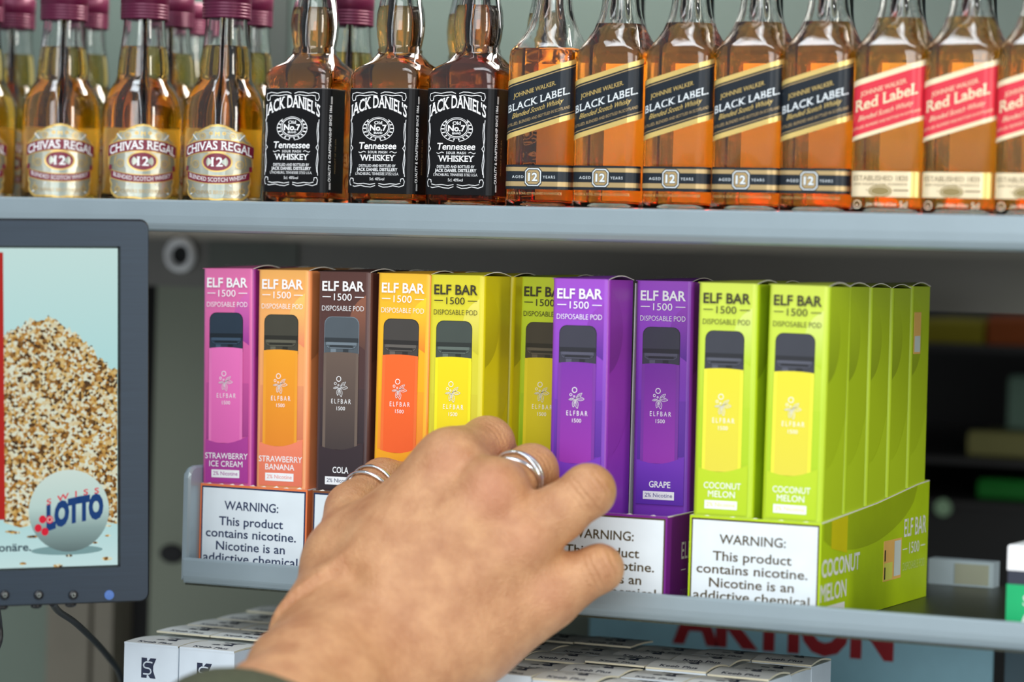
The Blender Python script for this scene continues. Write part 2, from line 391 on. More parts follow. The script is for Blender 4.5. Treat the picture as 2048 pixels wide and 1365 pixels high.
def box_meshes(kind):
    if kind in _bm: return _bm[kind]
    K = KINDS[kind]; ink = white_ink if K['ink'] == 'w' else dark_ink; ink2 = white_ink
    kk = KA*{'coco': .84, 'yellow': .86, 'lime': .88, 'mango': .94}.get(kind, 1.0)
    g = lambda nm, a, st, **k: ramp(kind+'_'+nm, a, st, k=kk, **k)
    front = g('front', 'Z', [(z_(108), K['mid']), (z_(60), K['mid']), (z_(0), K['top'])], rough=.34)
    side = g('side', 'Z', [(0, K['botE']), (z_(60), K['side']), (z_(0), K['side'])], rough=.36)
    lowm = g('low', 'Z', [(z_(90), K['low']), (z_(40), K['mid'])])
    botm = g('bottom', 'Z', [(z_(108.5), K['botE']), (z_(88), K['bot'])])
    bubm = g('bubble', 'Z', [(z_(38), K['bub'][0]), (z_(10), K['bub'][1])])
    bubs = g('bubble_side', 'Z', [(z_(40), tuple(int(c*.84) for c in K['side'])), (z_(10), K['side'])])
    devm = g('device', 'Z', [(z_(88), K['dev'][1]), (z_(40), K['dev'][0])])
    deve = mat(kind+'_device_edge', tuple(int(c*.93+12) for c in K['dev'][0]), .4)
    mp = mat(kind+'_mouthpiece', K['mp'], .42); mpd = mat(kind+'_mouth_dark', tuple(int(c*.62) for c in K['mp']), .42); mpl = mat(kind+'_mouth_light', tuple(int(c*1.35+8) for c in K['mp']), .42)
    hw, r = BW/2, .0025
    b = MB(); ring = []
    for cx, cy, a0 in ((hw-r, r, -90), (hw-r, BD-r, 0), (-hw+r, BD-r, 90), (-hw+r, r, 180)):
        for k in range(6):
            a = math.radians(a0+18*k); ring.append((cx+r*math.cos(a), cy+r*math.sin(a)))
    n = len(ring); v = [(x, y, z) for z in (0, BH) for x, y in ring]
    for i in range(n):
        x = (ring[i][0]+ring[(i+1) % n][0])/2; y = (ring[i][1]+ring[(i+1) % n][1])/2
        b.add([v[i], v[(i+1) % n], v[n+(i+1) % n], v[n+i]], [(0, 1, 2, 3)], front if (y < .0006 and abs(x) < hw-.0002) else side, False)
    b.add(v[:n], [tuple(range(n-1, -1, -1))], side); b.add(v[n:], [tuple(range(n))], card_edge)
    F = lambda k: (lambda u, z: (u, -EPS*k, z))
    X = lambda u: -hw+u*BW
    # sphere artwork, then the plain band below it
    bubble(b, hw+.003, z_(25), .0145, -hw, hw-r, F(1), bubm)
    b.add([F(1)(*p) for p in ((-hw+r, z_(87)), (hw-r, z_(85)), (hw-r, z_(58)), (-hw+r, z_(58)))], [(0, 1, 2, 3)], lowm)
    arc = [(-hw+r, z_(108.6)), (hw-r, z_(108.6))]+[(-hw+r+(BW-2*r)*t, z_(85.3+4.2*math.sin(math.pi*(.12+.80*t))-1.6*t)) for t in (1, .85, .7, .55, .4, .25, .12, 0)]
    # device
    x0, x1 = X(.155), X(.79); rr = .0038
    top = [(x1-rr+rr*math.cos(math.radians(a)), z_(22.5)-rr+rr*math.sin(math.radians(a))) for a in (0, 22, 45, 68, 90)]+[(x0+rr+rr*math.cos(math.radians(a)), z_(22.5)-rr+rr*math.sin(math.radians(a))) for a in (90, 112, 135, 158, 180)]
    edge = [(x0-.0003, z_(42)), (x1+.0003, z_(42))]+[(x+(.0003 if x > 0 else -.0003), z+.0003) for x, z in top]
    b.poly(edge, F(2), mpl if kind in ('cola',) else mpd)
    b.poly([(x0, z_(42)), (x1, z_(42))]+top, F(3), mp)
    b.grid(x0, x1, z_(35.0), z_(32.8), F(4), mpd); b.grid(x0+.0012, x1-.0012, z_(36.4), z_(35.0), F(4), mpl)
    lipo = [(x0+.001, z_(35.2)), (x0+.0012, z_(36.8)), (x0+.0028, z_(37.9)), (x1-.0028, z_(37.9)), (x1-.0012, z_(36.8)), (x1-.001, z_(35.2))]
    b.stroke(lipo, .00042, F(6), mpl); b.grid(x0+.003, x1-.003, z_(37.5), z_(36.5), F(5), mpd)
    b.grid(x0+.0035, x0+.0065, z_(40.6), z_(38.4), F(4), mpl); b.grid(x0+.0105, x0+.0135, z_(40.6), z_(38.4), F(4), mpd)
    d0, d1 = X(.143), X(.80)
    b.poly([(d0, z_(88.6)), (d1, z_(88.6))]+[(d1+(d0-d1)*t, z_(40.7-.75*math.sin(math.pi*(.12+.76*t)))) for t in (0, .15, .3, .5, .7, .85, 1)], F(5), deve)
    b.poly([(d0+.0016, z_(88.6)), (d1-.0016, z_(88.6))]+[(d1-.0016+(d0-d1+.0032)*t, z_(40.6-.75*math.sin(math.pi*(.17+.66*t)))) for t in (0, .25, .5, .75, 1)], F(6), devm)
    b.poly(arc, F(7), botm)
    # lettering
    b.text('ELF BAR', X(.495), z_(9.3), .0046, F(8), ink, width=BW*.79, bold=.022)
    b.text('1500', X(.49), z_(14.1), .0034, F(8), ink, width=BW*.335)
    for u0, u1 in ((.105, .265), (.715, .885)): b.grid(X(u0), X(u1), z_(12.55), z_(12.15), F(8), ink)
    b.text('DISPOSABLE POD', X(.495), z_(19.3), .0025, F(8), ink, width=BW*.79, bold=-.008)
    L = F(9); lg = lambda s, t: (X(.44)+s*.001, z_(53.3)+t*.001)
    for c, rr2, th in (((0, 0), 1.4, .36), ((-1.9, -2.3), .72, .26), ((-.15, -3.1), .5, .24)):
        q = lg(*c); b.ring(q[0], q[1], rr2*.001, rr2*.001, th*.001, L, white_ink, 18)
    for q0, q1, bl in (((.9, -3.9), (4.0, -1.4), .17), ((.9, -4.1), (5.2, -4.3), .2), ((.7, -4.4), (1.6, -8.9), .2), ((.2, -4.4), (-.6, -8.3), .2), ((-.2, -4.2), (-3.0, -4.7), .16)):
        lf = leaf(lg(*q0), lg(*q1), bl); b.stroke(lf+lf[:1], .00026, L, white_ink); b.stroke([lg(*q0), lg(*(q0[i]*.3+q1[i]*.7 for i in (0, 1)))], .00018, L, white_ink)
    b.text('ELFBAR', X(.49), z_(65.6), .0023, L, white_ink, width=BW*.37, space=1.5)
    b.text('1500', X(.487), z_(68.9), .0018, L, white_ink, width=BW*.16)
    ls_ = K['lines']
    if len(ls_) == 2:
        b.text(ls_[0], X(.5), z_(96.6), .0029, L, ink2, width=BW*(.83 if len(ls_[0]) > 8 else .62), bold=.006)
        b.text(ls_[1], X(.49), z_(100.6), .0029, L, ink2, width=BW*{'ICE CREAM': .65, 'BANANA': .56, 'MELON': .45}[ls_[1]], bold=.006)
    elif ls_: b.text(ls_[0], X(.5), z_(100.3), .003, L, ink2, width=BW*.068*len(ls_[0])*1.1, bold=.014)
    b.grid(X(.21), X(.755), z_(106.2), z_(102.2), L, white_ink)
    b.text('2% Nicotine', X(.4825), z_(105.0), .0019, F(10), mat(kind+'_nic', K['nic'], .5), width=BW*.48, bold=.004)
    # right side artwork
    Sd = lambda k: (lambda u, z: (hw+EPS*k, u, z))
    bubble(b, -.003, z_(25), .0205, r, BD, Sd(1), bubs)
    b.poly([(r, 0.001), (BD-r, .001)]+[(r+(BD-2*r)*t, z_(85-26*(1-t)*0-24*t*t)) for t in (1, .8, .6, .4, .2, 0)], Sd(1), g('side_band', 'Z', [(0, K['botE']), (z_(60), tuple(min(255, int(c*1.04)) for c in K['side']))]))
    body = b.mesh('body')
    # top flap with its raised arched edge
    t = MB(); topm = mat(kind+'_top', tuple(int(c*.86) for c in K['top']), .4); n = 8; v = []
    for i in range(n+1):
        y = .0002+(BD-.0006)*i/n; h = .0019*math.sin(math.pi*min(1, i/n*1.02))
        v += [(-hw, y, .0003+h*.35), (0, y, .0003+h*.7), (hw-.0002, y, .0003+h), (hw-.0002, y, -.0001+h), (-hw, y, 0)]
    f = []; fe = []
    for i in range(n):
        k = i*5
        f += [(k, k+1, k+6, k+5), (k+1, k+2, k+7, k+6)]; fe += [(k+2, k+3, k+8, k+7)]; f += [(k+3, k+4, k+9, k+8), (k+4, k, k+5, k+9)]
    t.add(v, f, topm, True); t.add(v, fe, card_edge); t.add(v, [(4, 3, 2, 1, 0)], topm)
    t.text('ELF BAR', -.001, .006, .0042, lambda u, q: (u, q+.006, .0004+.0019*.8*math.sin(math.pi*min(1, (q+.006)/BD))+.0003), ink, width=BW*.55)
    _bm[kind] = (body, t.mesh('top_flap')); return _bm[kind]
def vape_box(kind, xl, y, label, rz=0, lean=0, z=.0009, dz=0):
    """xl: left edge of the front face"""
    body, flap = box_meshes(kind)
    r = empty('vape_box', (xl+BW/2, y, z), rz, lean)
    for nm, me, lz in (('body', body, 0), ('top_flap', flap, BH)):
        o = bpy.data.objects.new(nm, me); scn.collection.objects.link(o); o.parent = r; o.location = (0, 0, lz)
    tag(r, label, 'vape box', 'vape boxes standing in their display cartons'); return r
Y0 = .0012
vape_box('ice', -.3037, Y0, 'pink vape box reading STRAWBERRY ICE CREAM, leftmost of the row', lean=-.022)
vape_box('banana', -.2727, Y0, 'peach orange vape box reading STRAWBERRY BANANA beside the pink one', lean=-.014)
vape_box('cola', -.2385, Y0, 'dark brown vape box reading COLA', lean=-.011)
vape_box('mango', -.2066, Y0, 'amber vape box showing an orange device, behind the thumb')
vape_box('yellow', -.1764, Y0, 'bright yellow vape box with dark lettering above the index finger', lean=-.008)
vape_box('yellow', -.1766, Y0+BD+.0008, 'second yellow vape box, directly behind the bright yellow one')
vape_box('lime', -.1483, .043, 'lime vape box set back between the yellow and purple ones')
vape_box('grape', -.1100, Y0-.0002, 'purple vape box nearest the ring finger, standing proud of its neighbour', lean=-.008)
vape_box('grape', -.0796, Y0+BD+.0004, 'purple vape box reading GRAPE, set back beside the white divider', lean=-.009)
vape_box('coco', -.0353, Y0, 'light green vape box reading COCONUT MELON beside the purple one', lean=-.003)
vape_box('coco', -.0014, Y0, 'light green vape box at the front right corner of its carton', lean=.006)
for i, nm in enumerate(('second', 'third', 'fourth')):
    vape_box('coco', -.0012+.0002*i, Y0+(i+1)*(BD+.0010), nm+' light green vape box from the front along the carton side', lean=-.003, z=.0009-.0002*i)
r5 = vape_box('coco', -.0008, Y0+4*(BD+.0010), 'rearmost light green vape box with a peach sticker on its side', lean=-.003, z=.0016)
b = MB(); sx_ = BW/2
b.box(sx_+.00015, sx_+.0003, .0035, .0145, z_(34), z_(13), mat('peach_sticker', (224, 176, 96), .5))
b.grid(.0045, .0138, z_(33), z_(25), lambda u, v: (sx_+.00036, u, v), mat('sticker_grey', (196, 206, 200), .5)); b.build('seal_sticker', r5.children[0])
# boxes further back in the other cartons, of which only the tops and slivers show
for kind, x, lab in (('ice', -.3036, 'second pink vape box behind the strawberry ice cream one'), ('banana', -.2728, 'second peach vape box behind the strawberry banana one'),
                     ('cola', -.2386, 'second brown vape box behind the cola one'), ('mango', -.2068, 'second amber vape box behind the thumb')):
    vape_box(kind, x, Y0+BD+.0008, lab)
vape_box('coco', -.0353, Y0+BD+.0008, 'second light green vape box, behind the left coconut melon one')

# ------------------------------------------------------------------ display cartons with the warning panels
warn_white = mat('warning_white', (214, 222, 226), .4, k=1.22)
def carton(xl, wd, dep, zf_, zb_, col, kind, ink, label, torn, divider=None, side_text=None, full=True):
    r = empty('display_carton', (xl, 0, 0)); cm = mat(kind+'_carton', col, .38, k=1.2); th = .0006
    border = mat(kind+'_border', ink, .45)
    F = lambda k: (lambda u, z: (u, -EPS*k, z))
    b = MB(); b.box(0, wd, 0, th, .0002, zf_, cm)
    m_ = .0011
    b.grid(m_*.8, wd-m_*.8, .002, zf_-m_, F(1), border); b.grid(m_*1.5, wd-m_*1.5, .0027, zf_-m_*1.75, F(2), warn_white)
    cx = wd*.5-.001
    for t, zz, ws in (('WARNING:', 12.6, .505), ('This product', 20.6, .60), ('contains nicotine.', 26.8, .845), ('Nicotine is an', 33.2, .645), ('addictive chemical', 39.3, .885)):
        b.text(t, cx, zf_-zz/1000, .0043, F(3), border, width=wd*ws, bold=.012)
    fp = b.build('front_panel', r)
    b = MB()
    for i in range(9 if torn else 5):                    # torn perforation along the cut
        x = .002+(wd-.004)*(i+.5)/(9 if torn else 5)+random.uniform(-.001, .001); hh = random.uniform(.0004, .0010) if torn else .0004
        b.add([(x-.0016, .0001, zf_), (x+.0016, .0001, zf_), (x+.0004, .0001, zf_+hh), (x-.0016, th, zf_), (x+.0016, th, zf_), (x+.0004, th, zf_+hh)], [(0, 1, 2), (5, 4, 3), (0, 2, 5, 3), (1, 4, 5, 2)], card_edge)
    b.grid(0, wd, 0, th, lambda u, v: (u, v, zf_+.00005), card_edge); b.build('torn_edge', fp)
    def sidep(x, sgn):
        b = MB(); o = [(th, .0002), (dep, .0002), (dep, zb_), (dep*.88, zb_-.001), (dep*.5, zf_+(zb_-zf_)*.42), (th, zf_)]
        b.loft([[(xx, p[0], p[1]) for p in o] for xx in ((x, x+th) if sgn > 0 else (x-th, x))], cm, False)
        tp = [(th, zf_), (dep*.5, zf_+(zb_-zf_)*.42), (dep*.88, zb_-.001), (dep, zb_)]
        for (a0, c0), (a1, c1) in zip(tp, tp[1:]):
            xx = x+(th if sgn > 0 else 0)+.00004
            b.add([(xx, a0, c0-.0005), (xx, a1, c1-.0005), (xx, a1, c1), (xx, a0, c0)], [(0, 1, 2, 3)], card_edge)
            b.add([(x, a0, c0+.00004), (x+th, a0, c0+.00004), (x+th, a1, c1+.00004), (x, a1, c1+.00004)], [(0, 1, 2, 3)], card_edge)
        return b
    b = sidep(wd-th, 1); P = lambda k: (lambda u, z: (wd+EPS*k, u, z))
    if side_text == 'coco':
        k2 = mat('coco_carton_shape', (150, 172, 8), .4); y2 = mat('coco_carton_yellow', (200, 190, 4), .4)
        tz = lambda t: (zf_+(zb_-zf_)*.42*t/.5 if t < .5 else zf_+(zb_-zf_)*.42+((zb_-.001)-(zf_+(zb_-zf_)*.42))*(t-.5)/.38)-.0008
        v = []
        for q in range(25):
            t = .02+.86*q/24; v += [(P(1)(dep*t, tz(t))), P(1)(dep*t, tz(t)-.0185*math.sqrt(max(0, 1-((t-.43)/.45)**2)))]
        b.add(v, [(2*q, 2*q+1, 2*q+3, 2*q+2) for q in range(24)], k2)
        b.add([P(2)(*q) for q in ((dep*.085, zf_-.0128), (dep*.225, zf_-.0165), (dep*.225, zf_+(zb_-zf_)*.19-.0009), (dep*.085, zf_+(zb_-zf_)*.06-.0006))], [(0, 1, 2, 3)], y2)
        sw = mat('carton_silver_ink', (232, 240, 226), .4)
        b.text('COCONUT', dep*.175, .0232, .0078, P(3), sw, width=dep*.33, bold=.02); b.text('MELON', dep*.115, .0118, .0078, P(3), sw, width=dep*.225, bold=.016)
        b.grid(.004, dep*.215, .002, .0092, P(3), sw); b.text('2% Nicotine', dep*.12, .0045, .003, P(4), cm, width=dep*.17)
        b.text('ELF BAR', dep*.865, .0335, .0088, P(3), sw, width=dep*.22, bold=.008); b.text('1500', dep*.86, .0245, .0056, P(3), sw, width=dep*.10)
        for u0, u1 in ((.745, .79), (.925, .97)): b.grid(dep*u0, dep*u1, .027, .0275, P(3), sw)
        b.text('DISPOSABLE POD', dep*.86, .0165, .0040, P(3), mat('carton_faint', (196, 214, 120), .4), width=dep*.22)
    elif side_text == 'elf':
        sw = mat('carton_lilac_ink', (226, 220, 232), .4)
        b.text('ELF BAR', .034, .0255, .0080, P(2), sw, width=.030, bold=.008); b.text('1500', .034, .0180, .005, P(2), sw, width=.012)
        b.grid(.019, .025, .0200, .0205, P(2), sw); b.text('DISPOSABLE POD', .034, .0075, .0034, P(2), mat('carton_dim_lilac', (150, 110, 160), .4), width=.030)
    spn = b.build('side_panel', r); sidep(0, 1).build('side_panel', r)
    b = MB(); b.box(th, wd-th, dep-th, dep, .0002, zb_, cm); b.build('back_panel', r)
    b = MB(); b.box(th, wd-th, th, dep-th, .0002, .0007, cm); b.build('carton_base', r)
    if divider:
        b = MB(); b.box(divider-.0003, divider+.0003, BD*1.1, dep-.002, .0008, BH-.0004, mat('divider_card', (206, 206, 204), .5)); b.build('divider', r)
    if side_text == 'coco':
        b = MB(); P2 = lambda k: (lambda u, z: (wd+EPS*k, u, z)); stk = mat('peach_sticker', (224, 176, 96), .5)
        b.box(wd+.00001, wd+.00012, dep*.565, dep*.735, .0135, .0335, stk)
        b.grid(dep*.57, dep*.65, .0140, .0225, P2(3), mat('sticker_lime', (206, 210, 90), .5)); b.grid(dep*.665, dep*.728, .0150, .0325, P2(3), mat('sticker_grey', (196, 206, 200), .5))
        for z0, z1 in ((.0145, .0205), (.0235, .0290)): b.grid(dep*.572, dep*.582, z0, z1, P2(4), dark_ink)
        b.build('seal_sticker', spn)
    tag(r, label, 'display carton', 'display cartons on the vape shelf'); return r
navy = (26, 44, 78); brown = (70, 56, 22)
carton(-.3044, .0622, .168, .0487, .058, (226, 120, 70), 'peach', navy, 'white warning carton under the pink and peach vape boxes', True)
carton(-.2394, .0610, .168, .0487, .058, (120, 70, 40), 'cocoa', navy, 'white warning carton under the brown cola box, mostly behind the hand', True)
carton(-.1775, .0630, .168, .0487, .058, (206, 190, 20), 'lemon', brown, 'warning carton under the yellow vape box, hidden behind the hand', True)
carton(-.1118, .0643, .168, .0470, .050, (116, 30, 132), 'violet', brown, 'white warning carton under the purple grape vape boxes', False, divider=.0301, side_text='elf')
carton(-.0360, .0655, .166, .0487, .0600, (176, 204, 14), 'limegreen', brown, 'lime sided warning carton under the coconut melon vape boxes', False, side_text='coco')
# ------------------------------------------------------------------ bottles
clear = glass('clear_glass', (.98, .99, .985), 1.46)
ZS = .1916
def rs_ring(half, r, z, seg=5):
    r = min(r, half); o = []
    for cx, cy, a0 in ((1, -1, -90), (1, 1, 0), (-1, 1, 90), (-1, -1, 180)):
        for k in range(seg+1):
            a = math.radians(a0+90*k/seg); o.append((cx*(half-r)+r*math.cos(a), cy*(half-r)+r*math.sin(a), z))
    return o
def rs_place(half, r, e):
    fl = half-r; arc = r*math.pi/2
    def f(s, v):
        sg = 1 if s >= 0 else -1; a = abs(s)
        if a <= fl: return (s, -half-e, v)
        if a <= fl+arc:
            t = (a-fl)/r; return (sg*(fl+(r+e)*math.sin(t)), -fl-(r+e)*math.cos(t), v)
        return (sg*(half+e), -fl+(a-fl-arc), v)
    return f
def interp(prof, z):
    for (z0, h0, r0_), (z1, h1, r1) in zip(prof, prof[1:]):
        if z0 <= z <= z1:
            t = (z-z0)/(z1-z0 or 1); return h0+(h1-h0)*t, r0_+(r1-r0_)*t
    return prof[-1][1:]
def bottle_shell(prof, wallt, level, liq, root, seg=5):
    """prof = (z, half width, corner radius); glass with an inner wall, and the liquid filling it up to level"""
    outer = [rs_ring(h, r, z, seg) for z, h, r in prof]
    inn = [(z, h-wallt, max(r-wallt*.6, .0008)) for z, h, r in prof if z > .004]
    inn = [(.0040, inn[0][1]-.0016, inn[0][2]), (.0052, inn[0][1]-.0003, inn[0][2])]+[p for p in inn if p[0] > .0055]
    inner = [rs_ring(h, r, z, seg) for z, h, r in inn]
    b = MB(); b.loft(outer+inner[::-1], clear, True, True); g = b.build('glass_body', root)
    for q in g.data.polygons:
        if len(q.vertices) > 4: q.use_smooth = False
    lq = [(inn[0][0]-.0001, inn[0][1]+.0001, inn[0][2])]+[(z, h+.0001, r) for z, h, r in inn if .005 < z < level]
    hh, rr = interp(inn, level); lq.append((level, hh+.0001, rr))
    b = MB(); b.loft([rs_ring(h, r, z, seg) for z, h, r in lq], liq, True, True); o = b.build('liquid', root)
    for q in o.data.polygons:
        if len(q.vertices) > 4: q.use_smooth = False
def screw_cap(root, z0, r, h, m, ribs=True):
    b = MB(); pr = [(r*.97, z0), (r, z0+.0006)]
    for k in range(1, 6): zz = z0+h*.55*k/6; pr += [(r, zz-.0004), (r*.955, zz), (r, zz+.0004)]
    pr += [(r, z0+h-.001), (r*.95, z0+h), (.0001, z0+h)]
    b.lathe(pr, m, 36, True, False); b.build('cap', root)
paper = mat('label_paper', (236, 226, 204), .6, k=1.2)
gold = mat('label_gold', (206, 178, 106), .34, .45, k=1.25)
goldtan = mat('label_tan', (176, 150, 104), .38, .35, k=1.2)
lab_black = mat('label_blue_black', (24, 31, 38), .38, spec=.3)
silver_ink = mat('label_silver', (214, 220, 222), .4, .1)
liq_jw = liquid('amber_whisky', (.98, .69, .0), 120)
liq_jr = liquid('gold_amber_whisky', (.985, .73, .0), 110)
liq_jd = liquid('dark_amber_whiskey', (.92, .63, .0), 110)
liq_cv = liquid('golden_whisky', (.96, .79, .0), 95)

bl = bpy.data.materials.new('back_label'); bl.use_nodes = True; mats['back_label'] = bl
n_, l_ = bl.node_tree.nodes, bl.node_tree.links; n_.remove(n_['Principled BSDF'])
df = n_.new('ShaderNodeBsdfDiffuse'); tl_ = n_.new('ShaderNodeBsdfTranslucent'); ms = n_.new('ShaderNodeMixShader'); nz = n_.new('ShaderNodeTexNoise'); nz.inputs['Scale'].default_value = 50
rp = n_.new('ShaderNodeValToRGB'); rp.color_ramp.elements[0].color = (.84, .76, .58, 1); rp.color_ramp.elements[1].color = (.93, .86, .70, 1); l_.new(nz.outputs['Fac'], rp.inputs['Fac'])
for q in (df, tl_): l_.new(rp.outputs['Color'], q.inputs['Color'])
ms.inputs['Fac'].default_value = .6; l_.new(df.outputs[0], ms.inputs[1]); l_.new(tl_.outputs[0], ms.inputs[2]); l_.new(ms.outputs[0], n_['Material Output'].inputs['Surface'])
liq_cl = liquid('clear_spirit', (.97, .99, .98), 8)
def make_square(kind, level):
    r = empty('whisky_miniature'); H, R = .0173, .0058
    prof = [(0, H-.0022, R-.001), (.0006, H-.0009, R), (.0022, H, R), (.074, H, R), (.0772, H-.0004, R+.0004), (.0795, H-.0014, R+.001), (.083, H-.0032, R+.0030), (.087, .0122, .0112), (.0905, .0108, .0108), (.094, .0098, .0098), (.098, .0093, .0093), (.103, .0091, .0091), (.112, .0089, .0089), (.1125, .0098, .0098), (.115, .0098, .0098), (.1155, .0085, .0085), (.121, .0085, .0085)]
    prof = [(0, H-.0022, R-.001), (.0006, H-.0009, R), (.0022, H, R), (.074, H, R), (.0772, H-.0003, R+.0004), (.0792, H-.0012, R+.0014), (.083, H-.0026, R+.0045), (.0875, H-.0044, .0119), (.0915, .0116, .0114), (.095, .0104, .0104), (.099, .0096, .0096), (.103, .0092, .0092), (.112, .0089, .0089), (.1125, .0098, .0098), (.115, .0098, .0098), (.1155, .0085, .0085), (.121, .0085, .0085)]
    bottle_shell(prof, .0017, level, {'black': liq_jw, 'red': liq_jr}.get(kind, liq_cl), r)
    screw_cap(r, .1160, .0101, .014, mat('cap_'+kind, {'black': (30, 30, 32), 'red': (170, 24, 40)}.get(kind, (190, 192, 190)), .4, .3))
    if kind == 'clear': return r
    SL = .30; C0 = .0529
    pl = lambda e: (lambda s, v: rs_place(H, R, e)(s, C0+v+SL*s))
    b = MB(); s0, s1 = -.0176, .0212
    if kind == 'black':
        bands = [(-.0143, .0143, lab_black, 0), (.0119, .0143, gold, 1), (.0107, .0111, goldtan, 1), (-.0143, -.0118, gold, 1), (-.0110, -.0106, goldtan, 1)]
    else:
        crm = mat('label_cream', (222, 204, 168), .4, .15); red = mat('label_red', (206, 40, 58), .38, k=1.2)
        bands = [(-.0138, .0138, red, 0), (.0112, .0138, crm, 1), (-.0138, -.0118, crm, 1)]
    for v0, v1, m, lv in bands: b.grid(s0, s1, v0, v1, pl(.00012+.00006*lv), m, 30, 1, False)
    T = pl(.00026)
    if kind == 'black':
        b.text('Johnnie Walker.'.upper(), -.0012, .0046, .0021, T, gold, width=.0222, bold=.0, serif=.05)
        b.text('BLACK LABEL.', .0006, -.0016, .0035, T, silver_ink, width=.0328, bold=.006, serif=.06, space=1.05)
        b.text('Blended Scotch Whisky', .0005, -.0052, .0024, T, gold, width=.0268, shear=.42)
        b.text('DISTILLED, BLENDED AND BOTTLED IN SCOTLAND', .0004, -.0087, .0014, T, goldtan, width=.0335)
    else:
        b.text('JOHNNIE WALKER.', -.0012, .0056, .0021, T, crm, width=.0222, serif=.05)
        b.text('Red Label.', .0000, -.0008, .0050, T, crm, width=.0300, bold=.02, serif=.05)
        b.text('Blended Scotch Whisky', 0, -.0056, .0023, T, crm, width=.0262, shear=.42)
        b.text('DISTILLED, BLENDED AND BOTTLED IN SCOTLAND', 0, -.0092, .0012, T, crm, width=.0330)
    b.build('slanted_label', r)
    b = MB(); P = lambda k: rs_place(H, R, .00012+.00006*k)
    if kind == 'black':
        for v0, v1, m, lv in ((.0098, .0216, lab_black, 0), (.0185, .0205, goldtan, 1), (.0112, .0135, goldtan, 1)): b.grid(s0, s1, v0, v1, P(lv), m, 30)
        oc = lambda w_, h_, c_: [(-w_+c_-.0008, .0157-h_), (w_-c_-.0008, .0157-h_), (w_-.0008, .0157-h_+c_), (w_-.0008, .0157+h_-c_), (w_-c_-.0008, .0157+h_), (-w_+c_-.0008, .0157+h_), (-w_-.0008, .0157+h_-c_), (-w_-.0008, .0157-h_+c_)]
        b.poly(oc(.0046, .0047, .0016), P(2), lab_black); b.poly(oc(.0042, .0043, .0015), P(3), silver_ink); b.poly(oc(.0037, .0038, .0013), P(4), lab_black); b.poly(oc(.0033, .0034, .0011), P(5), goldtan)
        b.text('12', -.0008, .0138, .0039, P(7), lab_black, bold=.06, width=.0052); b.text('12', -.0008, .0139, .0037, P(8), silver_ink, bold=.03, width=.0049)
        b.text('AGED', -.0089, .0151, .0013, P(3), silver_ink, width=.0060, space=1.3); b.text('YEARS', .0076, .0151, .0013, P(3), silver_ink, width=.0064, space=1.3)
        b.text('WALKER & SONS, ESTABLISHED KILMARNOCK', -.0006, .0072, .0012, P(1), goldtan, width=.0300)
    else:
        b.grid(s0+.001, .0128, .0088, .0205, P(0), crm, 26); b.grid(.0128, .0180, .0088, .0205, P(0), gold, 8)
        ik = mat('label_sepia', (110, 92, 60), .5); ol = mat('label_olive', (140, 122, 76), .45, .2)
        b.text('ESTABLISHED 1820', -.0015, .0163, .0022, P(2), ik, width=.0265, bold=0, serif=.05)
        b.text('JOHN WALKER & SONS, KILMARNOCK', -.0015, .0141, .0011, P(2), ik, width=.0262)
        for u0, u1 in ((-.0165, -.0078), (.0048, .0122)): b.grid(u0, u1, .0116, .0122, P(2), ik)
        b.disc(-.0015, .0115, .0056, .0028, P(3), ol); b.ring(-.0015, .0115, .0048, .0022, .0003, P(4), crm)
        b.ring(-.0125, .0052, .0020, .0020, .0003, P(2), paper, 18); b.text('e', -.0125, .0042, .0018, P(2), paper)
        b.text('John Walker & Sons', -.001, .0046, .0017, P(2), paper, width=.0150, shear=.45); b.text('5cl', .0098, .0040, .0028, P(2), paper, width=.0036)
    b.build('lower_band', r)
    b = MB(); b.grid(-.0108, .0108, .006, .072, lambda u, v: (u, H+.0002, v), mats['back_label']); b.build('back_label', r)
    return r

